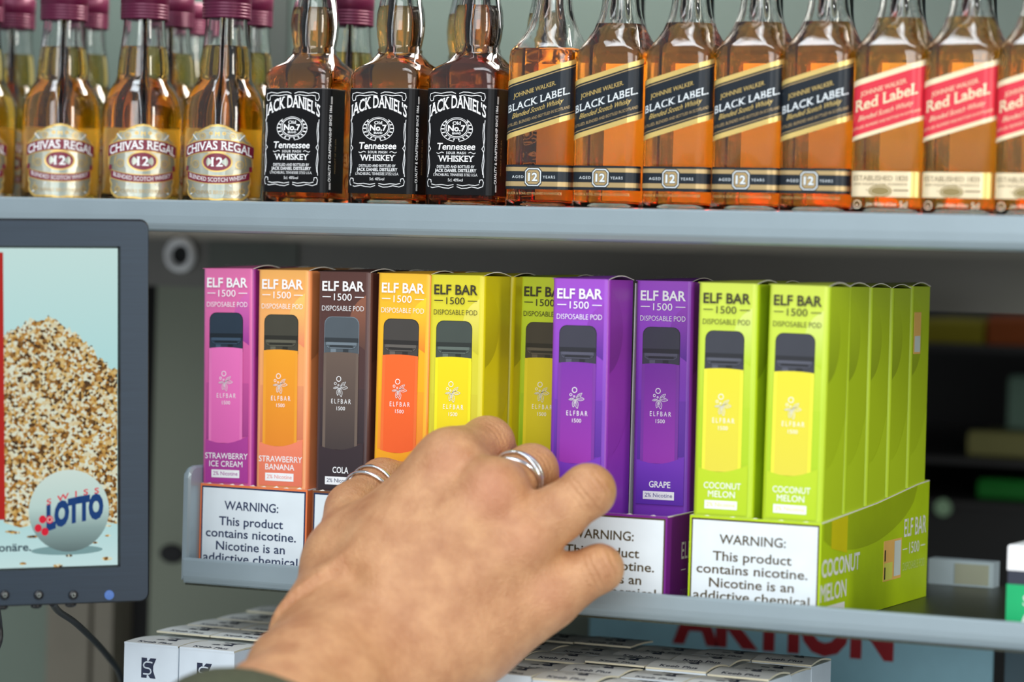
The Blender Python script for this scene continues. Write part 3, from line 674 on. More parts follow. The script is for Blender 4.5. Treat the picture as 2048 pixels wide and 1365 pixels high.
def make_jd():
    r = empty('whiskey_miniature'); H, R = .0190, .0042
    prof = [(0, H-.002, R), (.0007, H-.0007, R), (.002, H, R), (.058, H, R), (.0595, H-.0003, R+.0002), (.061, H, R+.0005), (.0655, H+.0002, R+.001), (.0688, H-.0008, R+.002), (.0725, H-.0042, .0120), (.0762, .0121, .0121), (.0775, .0113, .0113), (.0790, .0114, .0114), (.0800, .0108, .0108), (.0812, .0110, .0110), (.086, .0119, .0119), (.0915, .0124, .0124), (.097, .0121, .0121), (.1035, .0108, .0108), (.109, .0096, .0096), (.114, .0090, .0090), (.1145, .0098, .0098), (.117, .0098, .0098), (.1175, .0084, .0084), (.122, .0084, .0084)]
    bottle_shell(prof, .0017, .1005, liq_jd, r)
    screw_cap(r, .118, .0101, .013, mat('cap_jet', (22, 22, 24), .4))
    blk = mat('label_black', (13, 13, 15), .4, spec=.2); wh = mat('label_white_ink', (232, 236, 232), .45)
    P = lambda k: rs_place(H, R, .00012+.00005*k); b = MB()
    b.grid(-.0300, .0345, .0064, .0588, P(0), blk, 44); b.grid(-.0300, .0345, .0584, .0588, P(1), mat('label_seam', (70, 70, 68), .5), 44)
    T = P(2); cx = -.0012
    # filigree frame
    x0, x1, y0, y1 = cx-.0153, cx+.0153, .0102, .0566
    def mir(pts, wd=.00034):
        for sx in (1, -1):
            b.stroke([(cx+sx*(p[0]), p[1]) for p in pts], wd, T, wh)
    arc = lambda c, rx, ry, a0, a1, n=8: [(c[0]+rx*math.cos(math.radians(a0+(a1-a0)*i/n)), c[1]+ry*math.sin(math.radians(a0+(a1-a0)*i/n))) for i in range(n+1)]
    mir([(.0010, .0562), (.003, .0569), (.006, .0568), (.009, .0562), (.0125, .0567), (.0148, .0560), (.0152, .0540), (.0145, .0525), (.0132, .0528), (.0130, .0542)])
    mir([(.0010, .0550), (.004, .0555), (.0075, .0550), (.0108, .0553), (.0130, .0548)])
    mir([(.0154, .0430), (.0150, .038), (.0154, .034), (.0150, .0305), (.0140, .0290), (.0150, .0275), (.0154, .023), (.0150, .0185), (.0154, .0150)]); mir([(.0147, .0415), (.0143, .037), (.0148, .0325), (.0154, .0290), (.0148, .0255), (.0143, .021), (.0148, .0165)], .00026)
    mir([(.0010, .0104), (.0035, .0096), (.0065, .0098), (.009, .0104), (.0125, .0098), (.0150, .0106), (.0154, .0126), (.0147, .0140), (.0134, .0138), (.0132, .0124)])
    mir([(.0010, .0114), (.004, .0109), (.0075, .0114), (.0108, .0111), (.0130, .0116)])
    b.text("JACK DANIEL'S", cx, .0440, .0058, T, wh, width=.0318, bold=.018, serif=.06, arc=.0052)
    b.ring(cx, .0393, .0060, .0046, .0004, T, wh); b.ring(cx, .0393, .0067, .0052, .00022, T, wh)
    for sx in (1, -1):
        for k in range(9):
            a = math.radians(-80+160*k/8); c = (cx+sx*.0083*math.cos(a), .0388+.0062*math.sin(a)*.9)
            if c[1] < .0432: b.stroke([(cx+sx*.0070*math.cos(a), .0388+.0056*math.sin(a)*.9), c], .0006, T, wh)
        b.stroke([(cx+sx*.0087*math.cos(math.radians(a)), .0386+.0060*math.sin(math.radians(a))) for a in range(-80, 51, 13)], .0003, T, wh)
    b.text('Old', cx, .0409, .0015, T, wh, width=.0046, bold=.02, serif=.05); b.text('No.7', cx, .0377, .0028, T, wh, width=.0096, bold=.035, serif=.06); b.text('BRAND', cx, .0361, .0010, T, wh, width=.0048, bold=.02)
    b.text('Tennessee', cx, .0286, .0032, T, wh, width=.0208, bold=.018, shear=.14)
    b.text('SOUR MASH', cx, .0264, .0012, T, wh, width=.0108, bold=.015, space=1.2)
    for sx in (1, -1): b.stroke([(cx+sx*x, .0270+.0004*math.sin(i*1.6)) for i, x in enumerate((.0068, .0078, .0088, .0098, .0106))], .00032, T, wh)
    b.text('WHISKEY', cx, .0228, .0028, T, wh, width=.0200, bold=.02, serif=.07)
    b.text('DISTILLED AND BOTTLED BY', cx, .0196, .0013, T, wh, width=.0206, bold=.01)
    b.text('JACK DANIEL DISTILLERY', cx, .0176, .0015, T, wh, width=.0228, bold=.02, serif=.04); b.text('LYNCHBURG, TENNESSEE 37352 U.S.A.', cx, .0156, .0013, T, wh, width=.0242)
    b.text('5cl. 40%vol', cx, .0130, .0014, T, wh, width=.0082)
    V = lambda k, s_: (lambda u, v: P(k)(s_-v, u))
    b.text('QUALITY & CRAFTSMANSHIP SINCE 1866', .0312, -.0006, .0016, V(2, .0205), wh, width=.0385, bold=.012)
    for z0, z1 in ((.0080, .0115), (.0510, .0548)):
        for dx in (-.0005, .0003): b.grid(.0208+dx, .0211+dx, z0, z1, T, wh)
    b.text('PRODUCT OF THE USA', .0250, -.0006, .0012, V(2, .0256), goldtan, width=.0175)
    b.build('wrap_label', r); return r

def make_chivas():
    r = empty('whisky_miniature'); RR = .0208
    pr = [(0, .0185), (.0006, .0199), (.002, RR), (.046, RR), (.0500, .0205), (.0540, .0196), (.0575, .0181), (.0605, .0162), (.0630, .0146), (.0650, .0138), (.0672, .0135), (.0705, .0134), (.075, .0130), (.080, .0123), (.086, .0114), (.092, .0109), (.0955, .0107), (.104, .0104), (.112, .0104)]
    bottle_shell([(z, h, h) for z, h in pr], .0016, .0815, liq_cv, r, 9)
    screw_cap(r, .0957, .0127, .0175, mat('cap_burgundy', (80, 14, 46), .36, .25))
    C = lambda k: (lambda s, v: ((RR+.00014+.00006*k)*math.sin(s*1.13/RR), -(RR+.00014+.00006*k)*math.cos(s*1.13/RR), v))
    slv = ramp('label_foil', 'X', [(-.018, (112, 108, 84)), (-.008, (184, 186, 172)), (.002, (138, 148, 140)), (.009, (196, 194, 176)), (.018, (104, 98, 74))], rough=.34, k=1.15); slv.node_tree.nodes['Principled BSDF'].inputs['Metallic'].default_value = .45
    gl = mat('label_old_gold', (204, 172, 98), .35, .4, k=1.2); bur = mat('label_burgundy', (112, 24, 48), .42); wht = mat('label_ivory', (238, 234, 226), .45)
    half = [(0, .0405), (.0035, .0400), (.0070, .0382), (.0095, .0366), (.0115, .0368), (.0128, .0352), (.0140, .0330), (.0158, .0318), (.0172, .0300), (.0184, .0290), (.0186, .0272), (.0176, .0258), (.0172, .0238), (.0178, .0222), (.0182, .0196), (.0176, .0180), (.0164, .0172), (.0160, .0150), (.0166, .0130), (.0170, .0108), (.0158, .0085), (.0164, .0064), (.0156, .0044), (.0140, .0030), (.0120, .0018), (0, .0012)]
    def outline(sc, k, m):
        for sx in (1, -1):
            for (xa, za), (xb, zb) in zip(half, half[1:]):
                z0, z1 = (za-.021)*sc+.021, (zb-.021)*sc+.021; nn = 4
                xa2, xb2 = xa*sc*sx, xb*sc*sx
                v = [C(k)(xa2*i/nn, z0) for i in range(nn+1)]+[C(k)(xb2*i/nn, z1) for i in range(nn+1)]
                b.add(v, [(i, i+1, nn+2+i, nn+1+i) for i in range(nn)], m)
    b = MB(); outline(1.0, 0, gl); outline(.945, 1, slv)
    T = C(4)
    def ribbon(zc_, hw_, hh, drop, k, m, nn=18):
        v = []
        for i in range(nn+1):
            s = -hw_+2*hw_*i/nn; d = drop*(1-(s/hw_)**2)
            v += [C(k)(s, zc_+d-hh), C(k)(s, zc_+d+hh)]
        b.add(v, [(2*i, 2*i+2, 2*i+3, 2*i+1) for i in range(nn)], m)
    ribbon(.0262, .0182, .0034, .0034, 2, gl); ribbon(.0262, .0180, .0029, .0034, 3, bur)
    b.text('CHIVAS REGAL', 0, .0242, .0042, T, wht, width=.0335, bold=.014, serif=.06, arc=.0034)
    for ra, rb, k, m in ((.0072, .0052, 2, gl), (.0064, .0045, 3, bur)): b.disc(0, .0212, ra, rb, C(k), m, 32)
    b.text('12', 0, .0190, .0044, T, wht, width=.0054, bold=.02, serif=.05)
    ribbon(.0145, .0160, .0023, -.0024, 2, gl); ribbon(.0145, .0158, .0019, -.0024, 3, bur)
    b.text('BLENDED SCOTCH WHISKY', 0, .0135, .0020, T, wht, width=.0285, serif=.05, arc=-.0024)
    for sx in (-1, 1):
        for c, rr in (((.0070, .0345), .0016), ((.0105, .0200), .0021), ((.0118, .0066), .0015), ((.0030, .0358), .0009)):
            b.ring(sx*c[0], c[1], rr, rr, .0004, T, gl, 16); b.ring(sx*c[0], c[1], rr*.5, rr*.5, .0003, T, goldtan, 12)
        b.stroke([(sx*.0100, .0325), (sx*.0125, .0352)], .0006, T, silver_ink); b.stroke([(sx*.0060, .0095), (sx*.0132, .0046)], .0006, T, silver_ink)
        b.grid(*sorted((sx*.0172, sx*.0154)), .0166, .0192, T, bur)
    b.text('CHIVAS BROTHERS', 0, .0048, .0018, T, goldtan, width=.0200, serif=.05)
    b.text('M', 0, .0345, .0020, T, gl, bold=.03)
    b.build('front_label', r)
    b = MB(); n = 24; v = []
    for i in range(n+1):
        a = math.radians(90-62+124*i/n); v += [((RR+.0002)*math.cos(a), (RR+.0002)*math.sin(a), .001), ((RR+.0002)*math.cos(a), (RR+.0002)*math.sin(a), .0395)]
    b.add(v, [(2*i, 2*i+2, 2*i+3, 2*i+1) for i in range(n)], mats['back_label'], True); b.build('back_label', r)
    return r

def set_bottle(proto, x, y, rz, label, group):
    o = copy_tree(proto); o.location = (x, y, ZS); o.rotation_euler = (0, 0, rz); tag(o, label, 'bottle', group); return o
def drop(o):
    for c in list(o.children): drop(c)
    bpy.data.objects.remove(o)
YF = .0065
pc = make_chivas(); G = 'round burgundy capped miniatures on the upper shelf'
yc = YF+.0208
def face(x, y, off=0):
    return math.atan2(CAM.x-x, -(CAM.y-y))+off
cx_ = [at(px, 300, yc).x for px in (-46, 122, 283, 447)]
for x, off, nm in zip(cx_, (.22, .05, -.06, .26), ('round golden whisky miniature cut off by the left edge of the photo', 'round golden whisky miniature, first complete one from the left edge', 'round golden whisky miniature between two others with its label turned right', 'round golden whisky miniature next to the black labelled square bottles')):
    set_bottle(pc, x, yc, face(x, yc)-off*.6, nm, G)
for x, y, nm in ((cx_[0]-.012, .075, 'round miniature in the second row behind the edge-cut front one'), (cx_[0]+.034, .078, 'round miniature in the second row behind the first two front ones'), (cx_[1]+.036, .076, 'round miniature in the second row behind the middle two front ones'), (cx_[2]+.036, .074, 'round miniature in the second row just left of the rightmost front one'), (cx_[3]+.046, .076, 'round miniature in the second row beside the first black labelled bottle'),
                 (cx_[0]+.072, .124, 'round miniature in the third row, its cap between the front caps')):
    set_bottle(pc, x, y, face(x, y), nm, G)
drop(pc)
pj = make_jd(); G = 'square black labelled whiskey miniatures on the upper shelf'
for x, nm in ((-.2588, 'leftmost square whiskey miniature with black wraparound label'), (-.2098, 'middle square whiskey miniature with black wraparound label'), (-.1663, 'rightmost square whiskey miniature with black wraparound label')):
    set_bottle(pj, x, YF+.019, 0, nm, G)
for x, y, nm in ((-.1935, .072, 'amber necked miniature in the second row behind the last two square whiskeys'), (-.1485, .073, 'amber necked miniature in the second row behind the first slanted label bottle')):
    set_bottle(pj, x, y, 0, nm, G)
drop(pj)
G = 'square miniatures with slanted black labels'
protos = {lv: make_square('black', lv) for lv in (.0783, .0905)}
JX = (-.1250, -.0890, -.0525, -.0172, .0168)
for i, (x, nm) in enumerate(zip(JX, ('slanted black label miniature with the lowest whisky level, beside the square whiskeys', 'second slanted black label miniature from the left', 'middle one of five slanted black label miniatures', 'fourth slanted black label miniature from the left', 'slanted black label miniature touching the red label row'))):
    set_bottle(protos[.0783 if i == 0 else .0905], x, YF+.0173, (.02, 0, -.01, .01, 0)[i], nm, G)
for p_ in protos.values(): drop(p_)
G = 'square miniatures with slanted red labels'
pr_ = make_square('red', .0920)
for x, nm in ((.0522, 'slanted red label miniature beside the last black label one'), (.0862, 'slanted red label miniature in the middle of the red row'), (.1205, 'slanted red label miniature cut off by the right edge')):
    set_bottle(pr_, x, YF+.0173, 0, nm, G)
drop(pr_)
pr_ = make_square('clear', .0935); G = 'clear spirit miniatures in the second row'
for k, x in enumerate((-.118, -.080, -.043, -.006)):
    set_bottle(pr_, x, .1000, .0, 'clear glass spirit miniature in the second row, behind the %s gap between slanted black labels' % ('first', 'second', 'third', 'fourth')[k], G)
for k, x in enumerate((.031, .067, .103)):
    set_bottle(pr_, x, .1000, 0, 'clear glass spirit miniature in the second row, left behind the %s red label bottle' % ('first', 'second', 'third')[k], G)
drop(pr_)
# ------------------------------------------------------------------ white cartons on the bottom shelf
bs = MB(); bs.box(-.40, .34, -.06, .23, -.149, -.1452, steel); tag(bs.build('base_shelf'), 'bottom grey shelf under the white logo cartons, below the picture', 'shelf')
kw = mat('carton_cool_white', (206, 216, 224), .42, k=1.25); kt = mat('carton_top_grey', (218, 220, 216), .42); kd = mat('carton_navy_ink', (34, 42, 66), .45); ke = mat('carton_cut_edge', (206, 200, 176), .6)
KW, KD, KH = .0316, .0296, .1150
def k_logo(b, cx, cz, s, place, ink, paper_):
    q = lambda pts: [(cx+x*s, cz+y*s) for x, y in pts]
    b.poly(q([(-5, -6), (-1.2, -6), (-1.2, 6), (-5, 6)]), place(1), ink); b.poly(q([(-1.2, -4.5), (3.2, -1), (3.2, 1), (-1.2, 4.5)]), place(1), ink)
    b.poly(q([(5.2, 6), (1.2, 6), (-.8, 3.6), (-.8, -1), (2.6, 0)]), place(1), ink); b.poly(q([(5, -6), (2.6, 0), (-.8, 1), (-.8, -3.6), (1.2, -6)]), place(1), ink)
    S_ = [(2.4, 3.4), (1.0, 3.6), (-1.6, 3.6), (-3.0, 2.8), (-3.5, 1.5), (-3.0, .4), (-1.8, 0), (.2, -.1), (1.4, -.8), (1.8, -2), (1.2, -3.1), (0, -3.6), (-3.4, -3.6)]
    b.stroke(q(S_), .85*s, place(2), paper_)
    b.poly(q([(-1.0, 6.1), (.6, 6.1), (-.1, 4.6), (-1.0, 4.6)]), place(2), paper_); b.poly(q([(-1.0, -6.1), (.6, -6.1), (-.1, -4.6), (-1.0, -4.6)]), place(2), paper_)
def keeb_meshes():
    b = MB(); hw = KW/2-.0002; r = .0006
    b.loft([[(-hw+e, e, z), (hw-e, e, z), (hw-e, KD-e, z), (-hw+e, KD-e, z)] for z, e in ((0, .0006), (.0006, 0), (KH, 0))], kw, False)
    F = lambda k: (lambda u, v: (u, -EPS*k, v))
    k_logo(b, -.0012, KH-.0118, .00084, F, kd, kw)
    b.text('999Puffs', -.0002, KH-.0235, .0026, F(1), kd, width=.0175, bold=.02)
    for u0, u1 in ((-.0142, -.0100), (.0098, .0142)): b.grid(u0, u1, KH-.0226, KH-.0222, F(1), kd)
    b.box(hw-.0001, hw+.0002, 0, .0016, 0, KH-.0008, kw)
    body = b.mesh('body')
    t = MB(); n = 8
    for mode in (0, 1):
        pass
    def top(arch, lift):
        t = MB(); v = []
        for i in range(n+1):
            y = -.0002+(KD)*i/n; h = arch*math.sin(math.pi*i/n)
            v += [(-hw, y, h+lift), (hw, y, h+lift), (hw, y, h+lift-.0009), (-hw, y, h+lift-.0009)]
        f = []; fe = []
        for i in range(n):
            k = i*4; f += [(k, k+1, k+5, k+4)]; fe += [(k+1, k+2, k+6, k+5), (k+3, k, k+4, k+7), (k+2, k+3, k+7, k+6)]
        t.add(v, f, kt, True); t.add(v, fe, ke); t.add(v, [(0, 3, 2, 1), (n*4, n*4+1, n*4+2, n*4+3)], kw if lift < .0006 else ke)
        P = lambda k: (lambda u, v_: (u, v_+KD/2, arch*math.sin(math.pi*min(1, max(0, v_/KD+.5)))+lift+EPS*k*1.5))
        k_logo(t, .0016, .0040, .00120, P, kd, kt)
        t.text('Keeb Plus', 0, -.0122, .0034, P(1), kd, width=.0195, bold=.02)
        return t.mesh('top_flap')
    return body, [top(.0007, .0004), top(.0016, .0010), top(.0005, .0026)]
kb, ktops = keeb_meshes()
ordn = ('first', 'second', 'third', 'fourth', 'fifth', 'sixth', 'seventh', 'eighth', 'ninth', 'tenth')
rown = ('front row', 'second row', 'third row', 'fourth row', 'rear row')
rnd = random.Random(11)
for j in range(5):
    for i in range(10):
        x = -.3225+KW/2+i*.0322+rnd.uniform(-.0002, .0002); y = -.0400+j*.0301+rnd.uniform(-.0002, .0002)
        dz = rnd.uniform(-.0008, .0016) if i > 1 else .0003*j
        if i < 9 and j == 4 and i < 3: dz += .001
        if 2 <= i <= 4 and j in (0, 1): continue          # wholly behind the wrist
        r = empty('white_carton', (x, y, -.1452), rnd.uniform(-.012, .012))
        for nm, me, lz in (('body', kb, 0), ('top_flap', ktops[rnd.choice((0, 0, 1, 1, 2)) if i > 1 else (0 if j == 0 else 2)], KH)):
            o = bpy.data.objects.new(nm, me); scn.collection.objects.link(o); o.parent = r; o.location = (0, 0, lz)
        r.location.z = -.1452; r.scale = (1, 1, 1+max(0, dz)/KH)
        tag(r, 'white logo carton on the bottom shelf, %s, %s from the left end' % (rown[j], ordn[i]), 'carton', 'white logo cartons on the bottom shelf')

# ------------------------------------------------------------------ monitor
MY = math.radians(44.5)
mc = along(300, 1205, 1.42)                    # lower right corner of the bezel
RX = Vector((math.cos(MY), math.sin(MY), 0)); NY = Vector((-math.sin(MY), math.cos(MY), 0))
mon = empty('monitor', mc); mon.rotation_euler = (0, math.radians(-1.4), MY)
MWD, MHT, MDP = .262, .1812, .026               # local: x from -MWD to 0, z from 0 to MHT, y into the casing
bez = mat('brushed_bezel', (38, 50, 62), .38, .35, vary=.10, vscale=40)
nt = bez.node_tree; tcn = [q for q in nt.nodes if q.type == 'TEX_COORD'][0]; non = [q for q in nt.nodes if q.type == 'TEX_NOISE'][0]
mp_ = nt.nodes.new('ShaderNodeMapping'); mp_.inputs['Scale'].default_value = (.6, 6, 40); nt.links.new(tcn.outputs['Object'], mp_.inputs['Vector']); nt.links.new(mp_.outputs['Vector'], non.inputs['Vector'])
blk2 = mat('gloss_black_plastic', (16, 18, 22), .25)
BZR, BZT, BZB = .0164, .0150, .0192
def rrect(x0, x1, z0, z1, r, n=5):
    o = []
    for cx, cz, a0 in ((x1-r, z0+r, -90), (x1-r, z1-r, 0), (x0+r, z1-r, 90), (x0+r, z0+r, 180)):
        o += [(cx+r*math.cos(math.radians(a0+90*k/n)), cz+r*math.sin(math.radians(a0+90*k/n))) for k in range(n+1)]
    return o
b = MB()
b.loft([[(x, y, z) for x, z in rrect(-MWD+e, -e, e, MHT-e, .0042)] for y, e in ((.0026, .0010), (.0034, 0), (MDP-.004, 0), (MDP, .004))], blk2, False)
b.build('casing', mon)
b = MB(); SCR = 1; sx0, sx1, sz0, sz1 = -MWD+BZR, -BZR, BZB, MHT-BZT
o_ = rrect(-MWD+.0010, -.0010, .0010, MHT-.0010, .0038); i_ = rrect(sx0-.0022, sx1+.0022, sz0-.0022, sz1+.0022, .0003); i2 = rrect(sx0-.0012, sx1+.0012, sz0-.0012, sz1+.0012, .0002)
n = len(o_)
for ra, ya, rb_, yb, m in ((o_, 0, i_, 0, bez), (i_, 0, i2, .0016, blk2)):
    b.add([(x, ya, z) for x, z in ra]+[(x, yb, z) for x, z in rb_], [(k, (k+1) % n, n+(k+1) % n, n+k) for k in range(n)], m)
b.add([(x, 0, z) for x, z in o_]+[(x, .0030, z) for x, z in o_], [(k, n+k, n+(k+1) % n, (k+1) % n) for k in range(n)], bez)
bezel_ = b.build('bezel', mon)
# screen with its picture; px -> screen coordinates measured on the photographed screen
def sc(px, py):
    d = fw + RT*((px-1024)/FPX) - UP*((py-682.5)/FPX); nl = Matrix.Rotation(math.radians(-1.4), 4, 'Y'); mt = Matrix.Translation(mc) @ Matrix.Rotation(MY, 4, 'Z') @ nl
    nrm = mt.to_3x3() @ Vector((0, 1, 0)); p0_ = mt @ Vector((0, .0016, 0))
    p = CAM + d*((p0_-CAM).dot(nrm)/d.dot(nrm)); q = mt.inverted() @ p; return q.x, q.z
L_ = lambda k: (lambda u, v: (u, .0016-.00006*k, v))
scr = ramp('screen_sky', 'Z', [(sz0, (196, 226, 226)), (sz0+.03, (168, 214, 214)), (sz0+.09, (176, 220, 220)), (sz1, (196, 226, 222))], rough=.3, k=1.0, emit=1.0)
b = MB(); b.grid(sx0-.0012, sx1+.0012, sz0-.0012, sz1+.0012, L_(0), scr)
a, c = sc(6, 505), sc(10, 1040); b.add([L_(2)(*p) for p in ((-.16, sc(0, 1040)[1]), c, a, (-.16, a[1]))], [(0, 1, 2, 3)], emis('screen_red', (176, 24, 14)))
gp = bpy.data.materials.new('screen_gold_flakes'); gp.use_nodes = True; mats['gp'] = gp
n_, l_ = gp.node_tree.nodes, gp.node_tree.links; bb = n_['Principled BSDF']; bb.inputs['Base Color'].default_value = (.005, .005, .005, 1); bb.inputs['Specular IOR Level'].default_value = .12
t_ = n_.new('ShaderNodeTexCoord'); v_ = n_.new('ShaderNodeTexVoronoi'); v_.inputs['Scale'].default_value = 760; v2 = n_.new('ShaderNodeTexNoise'); v2.inputs['Scale'].default_value = 55; v2.inputs['Detail'].default_value = 5
cr_ = n_.new('ShaderNodeValToRGB'); el = cr_.color_ramp.elements
for _ in range(4): el.new(.5)
for e_, (p_, c_) in zip(el, ((.0, (30, 18, 4)), (.26, (84, 54, 12)), (.40, (176, 120, 40)), (.52, (214, 176, 96)), (.66, (226, 226, 196)), (1, (226, 242, 232)))): e_.position = p_; e_.color = S(c_)
mx = n_.new('ShaderNodeMix'); mx.data_type = 'FLOAT'; mx.inputs[0].default_value = .36
sx = n_.new('ShaderNodeSeparateColor')
for q in (v_, v2): l_.new(t_.outputs['Object'], q.inputs['Vector'])
l_.new(v_.outputs['Color'], sx.inputs['Color']); l_.new(sx.outputs[0], mx.inputs[2]); l_.new(v2.outputs['Fac'], mx.inputs[3]); l_.new(mx.outputs[0], cr_.inputs['Fac'])
l_.new(cr_.outputs['Color'], bb.inputs['Emission Color']); bb.inputs['Emission Strength'].default_value = .92
rr_ = random.Random(3)
top_ = [(8, 672), (30, 660), (60, 642), (95, 636), (125, 648), (150, 668), (178, 692), (200, 722), (228, 738), (243, 742)]
pts = []
for (xa, ya), (xb, yb) in zip(top_, top_[1:]):
    for k in range(6): pts.append((xa+(xb-xa)*k/6+rr_.uniform(-2.5, 2.5), ya+(yb-ya)*k/6+rr_.uniform(-7, 5)))
pts.append((243, 742)); bot_ = [(243, 1048), (200, 1046), (150, 1052), (90, 1046), (40, 1056), (8, 1046), (8, 900)]
P3 = [sc(*p) for p in bot_[::-1]]; P3 = [sc(*p) for p in pts]+[sc(*p) for p in bot_]
xl = sx1+.0010; P3 = [(min(x, xl), z) for x, z in P3]
b.poly(P3[::-1], L_(1), gp)
for px, py, w_, h_ in [(30, 1066, 22, 5), (66, 1074, 26, 5), (138, 1112, 14, 5), (46, 1128, 14, 5), (116, 1132, 20, 6), (214, 1118, 22, 7), (216, 1072, 12, 4), (20, 1064, 20, 4), (190, 1086, 12, 4), (216, 1052, 14, 4)]:
    c = sc(px, py); b.disc(c[0], c[1], w_*.00012, h_*.00013, L_(2), gp, 10)
c = sc(138, 1022); R_ = .0193
ball = ramp('screen_ball', 'Z', [(c[1]-R_, (92, 112, 112)), (c[1]-.4*R_, (140, 166, 164)), (c[1]+.1*R_, (186, 212, 206)), (c[1]+R_, (206, 224, 216))], k=1.0, emit=1.0)
b.disc(c[0]-.001, c[1]-.0186, .017, .0022, L_(2), emis('screen_shadow', (120, 156, 158)), 24)
b.disc(c[0], c[1], R_*.985, R_, L_(3), ball, 40)
lot = emis('screen_blue', (0, 56, 118)); lr = emis('screen_crimson', (214, 20, 50)); lw = emis('screen_white', (214, 222, 216))
a0, a1 = sc(98, 1044), sc(208, 1008)
def tilt(u, v):                                     # lettering climbs and bulges over the ball
    return L_(4)(c[0]+u+.0012, c[1]+.0001+v+u*.215-u*u*6)
b.text('LOTTO', .0016, -.0052, .0100, tilt, lot, width=.0270, bold=.075)
b.text('S  W  I  S  S', .0006, .0060, .0026, tilt, lr, width=.0248, bold=.02)
for dx, dy in ((-.0137, .0002), (-.0158, -.0030), (-.0126, -.0060), (-.0104, -.0012)):
    p = tilt(dx, dy); b.disc(p[0], p[2], .0017, .0019, lambda u, v: (u, p[1]-.0001, v), lr, 16)
    if dx == -.0104: b.ring(p[0], p[2], .0012, .0013, .0003, lambda u, v: (u, p[1]-.0002, v), lw, 16)
q = sc(62, 1102); b.text('onäre.', q[0]-.0076, q[1], .0036, L_(3), emis('screen_text', (22, 50, 66)), width=.0152, bold=.02)
b.build('screen', mon)
for px, nm in ((8, 0), (76, 1), (145, 2), (217, 3)):
    bx, bz = sc(px, 1190); b = MB(); mm_ = (blk2, blk2, blk2, emis('power_led', (92, 128, 196), 1.0))[nm]
    b.loft([[(bx+r_*math.cos(2*math.pi*i/16), y, bz+r_*math.sin(2*math.pi*i/16)) for i in range(16)] for r_, y in ((.0023, .0002), (.0022, -.0007), (.0016, -.0011))], mm_, True, True)
    if nm < 3: b.ring(bx, bz, .0009, .0010, .0003, lambda u, v: (u, -.00115, v), mat('button_glyph', (130, 138, 132), .4), 12)
    b.build('button', bezel_)
    if nm < 3:
        b = MB(); b.loft([[(bx+r_*math.cos(2*math.pi*i/12), .006+r_*.6*math.sin(2*math.pi*i/12), z) for i in range(12)] for r_, z in ((.0028, .0002), (.0026, -.0012), (.0014, -.0018))], blk2, True, True); b.build('foot_stud', mon)
# stand that carries it from below and behind, out of frame
b = MB(); b.box(-.155, -.115, MDP-.001, MDP+.006, -.30, .13, blk2); b.box(-.20, -.07, MDP-.05, MDP+.07, -.3095, -.30, blk2); b.build('stand', mon)
tag(mon, 'dark framed monitor showing a lottery ball before a heap of gold', 'monitor')
tag(None or mon, None, None)
cb = MB(); pts = [along(104, 1206, 1.435), along(118, 1224, 1.46), along(150, 1246, 1.49), along(190, 1284, 1.53), along(216, 1314, 1.56), along(238, 1346, 1.585), along(246, 1385, 1.60), along(244, 1440, 1.60), along(230, 1520, 1.60)]
cb.tube(catmull(pts, 8), .0017, mat('cable_black', (22, 22, 24), .4), 10); tag(cb.build('cable'), 'black cable hanging from under the monitor to the white cartons', 'cable')
cb = MB(); pts = [along(-4, 1218, 1.44), along(0, 1250, 1.45), along(1, 1280, 1.45), along(-10, 1310, 1.45), along(-30, 1360, 1.45)]
cb.tube(catmull(pts, 8), .0012, mats['cable_black'], 10); tag(cb.build('cable'), 'short dark cable loop at the left edge under the monitor', 'cable')
# ------------------------------------------------------------------ the reaching right hand
def J(px, py, h): return np.array(at(px, py, -h/1000.0))
WR, WU = J(640, 1265, 112), J(770, 1385, 112)          # wrist, thumb side and little-finger side
MC = [J(900, 930, 64), J(985, 985, 70), J(1045, 1082, 66), J(1092, 1188, 56)]
PP = [J(974, 888, 28), J(1062, 943, 34), J(1176, 983, 50), J(1198, 1138, 46)]
DD = [J(1008, 935, 6), J(1085, 995, 12), J(1160, 1000, 22), J(1172, 1150, 27)]
TT = [J(1000, 975, 6), J(1065, 1045, 11), J(1110, 1020, 11), J(1132, 1150, 20)]
RM = [(.0128, .0120, .0108, .0085), (.0125, .0118, .0108, .0086), (.0128, .0116, .0108, .0084), (.0117, .0102, .0094, .0076)]
prims = []                                             # (a, b, ra, rb, blend)
def cone(a, b, ra, rb, k=.006): prims.append((np.array(a), np.array(b), ra, rb, k))
EL = J(120, 1800, 330)
wm = (WR+WU)/2
cone(wm+(EL-wm)*1.0, wm+(wm-EL)*.02, .042, .026, .02)
for t in (.18, .5, .82): 
    q = WR*(1-t)+WU*t; cone(q+(EL-wm)*.12, q, .0225, .0215, .014)
for i, t in enumerate((.10, .37, .64, .92)):
    base = WR*(1-t)+WU*t
    cone(base, MC[i], .0215, .0150, .013)              # metacarpals
bk = np.array(fw)                                      # away from the viewer
pal = [MC[i]+bk*.012 for i in range(4)]
for i in range(3):                                     # palm fullness and webs
    cone(MC[i]*.87+wm*.13+bk*.006, MC[i+1]*.87+wm*.13+bk*.006, .0135, .0132, .008)
    cone((WR+MC[i])*.5+bk*.012, (WU+MC[i+1])*.5+bk*.012, .020, .020, .012)
cone(WU+bk*.006, MC[3]+bk*.012, .023, .0150, .014)     # heel of the hand
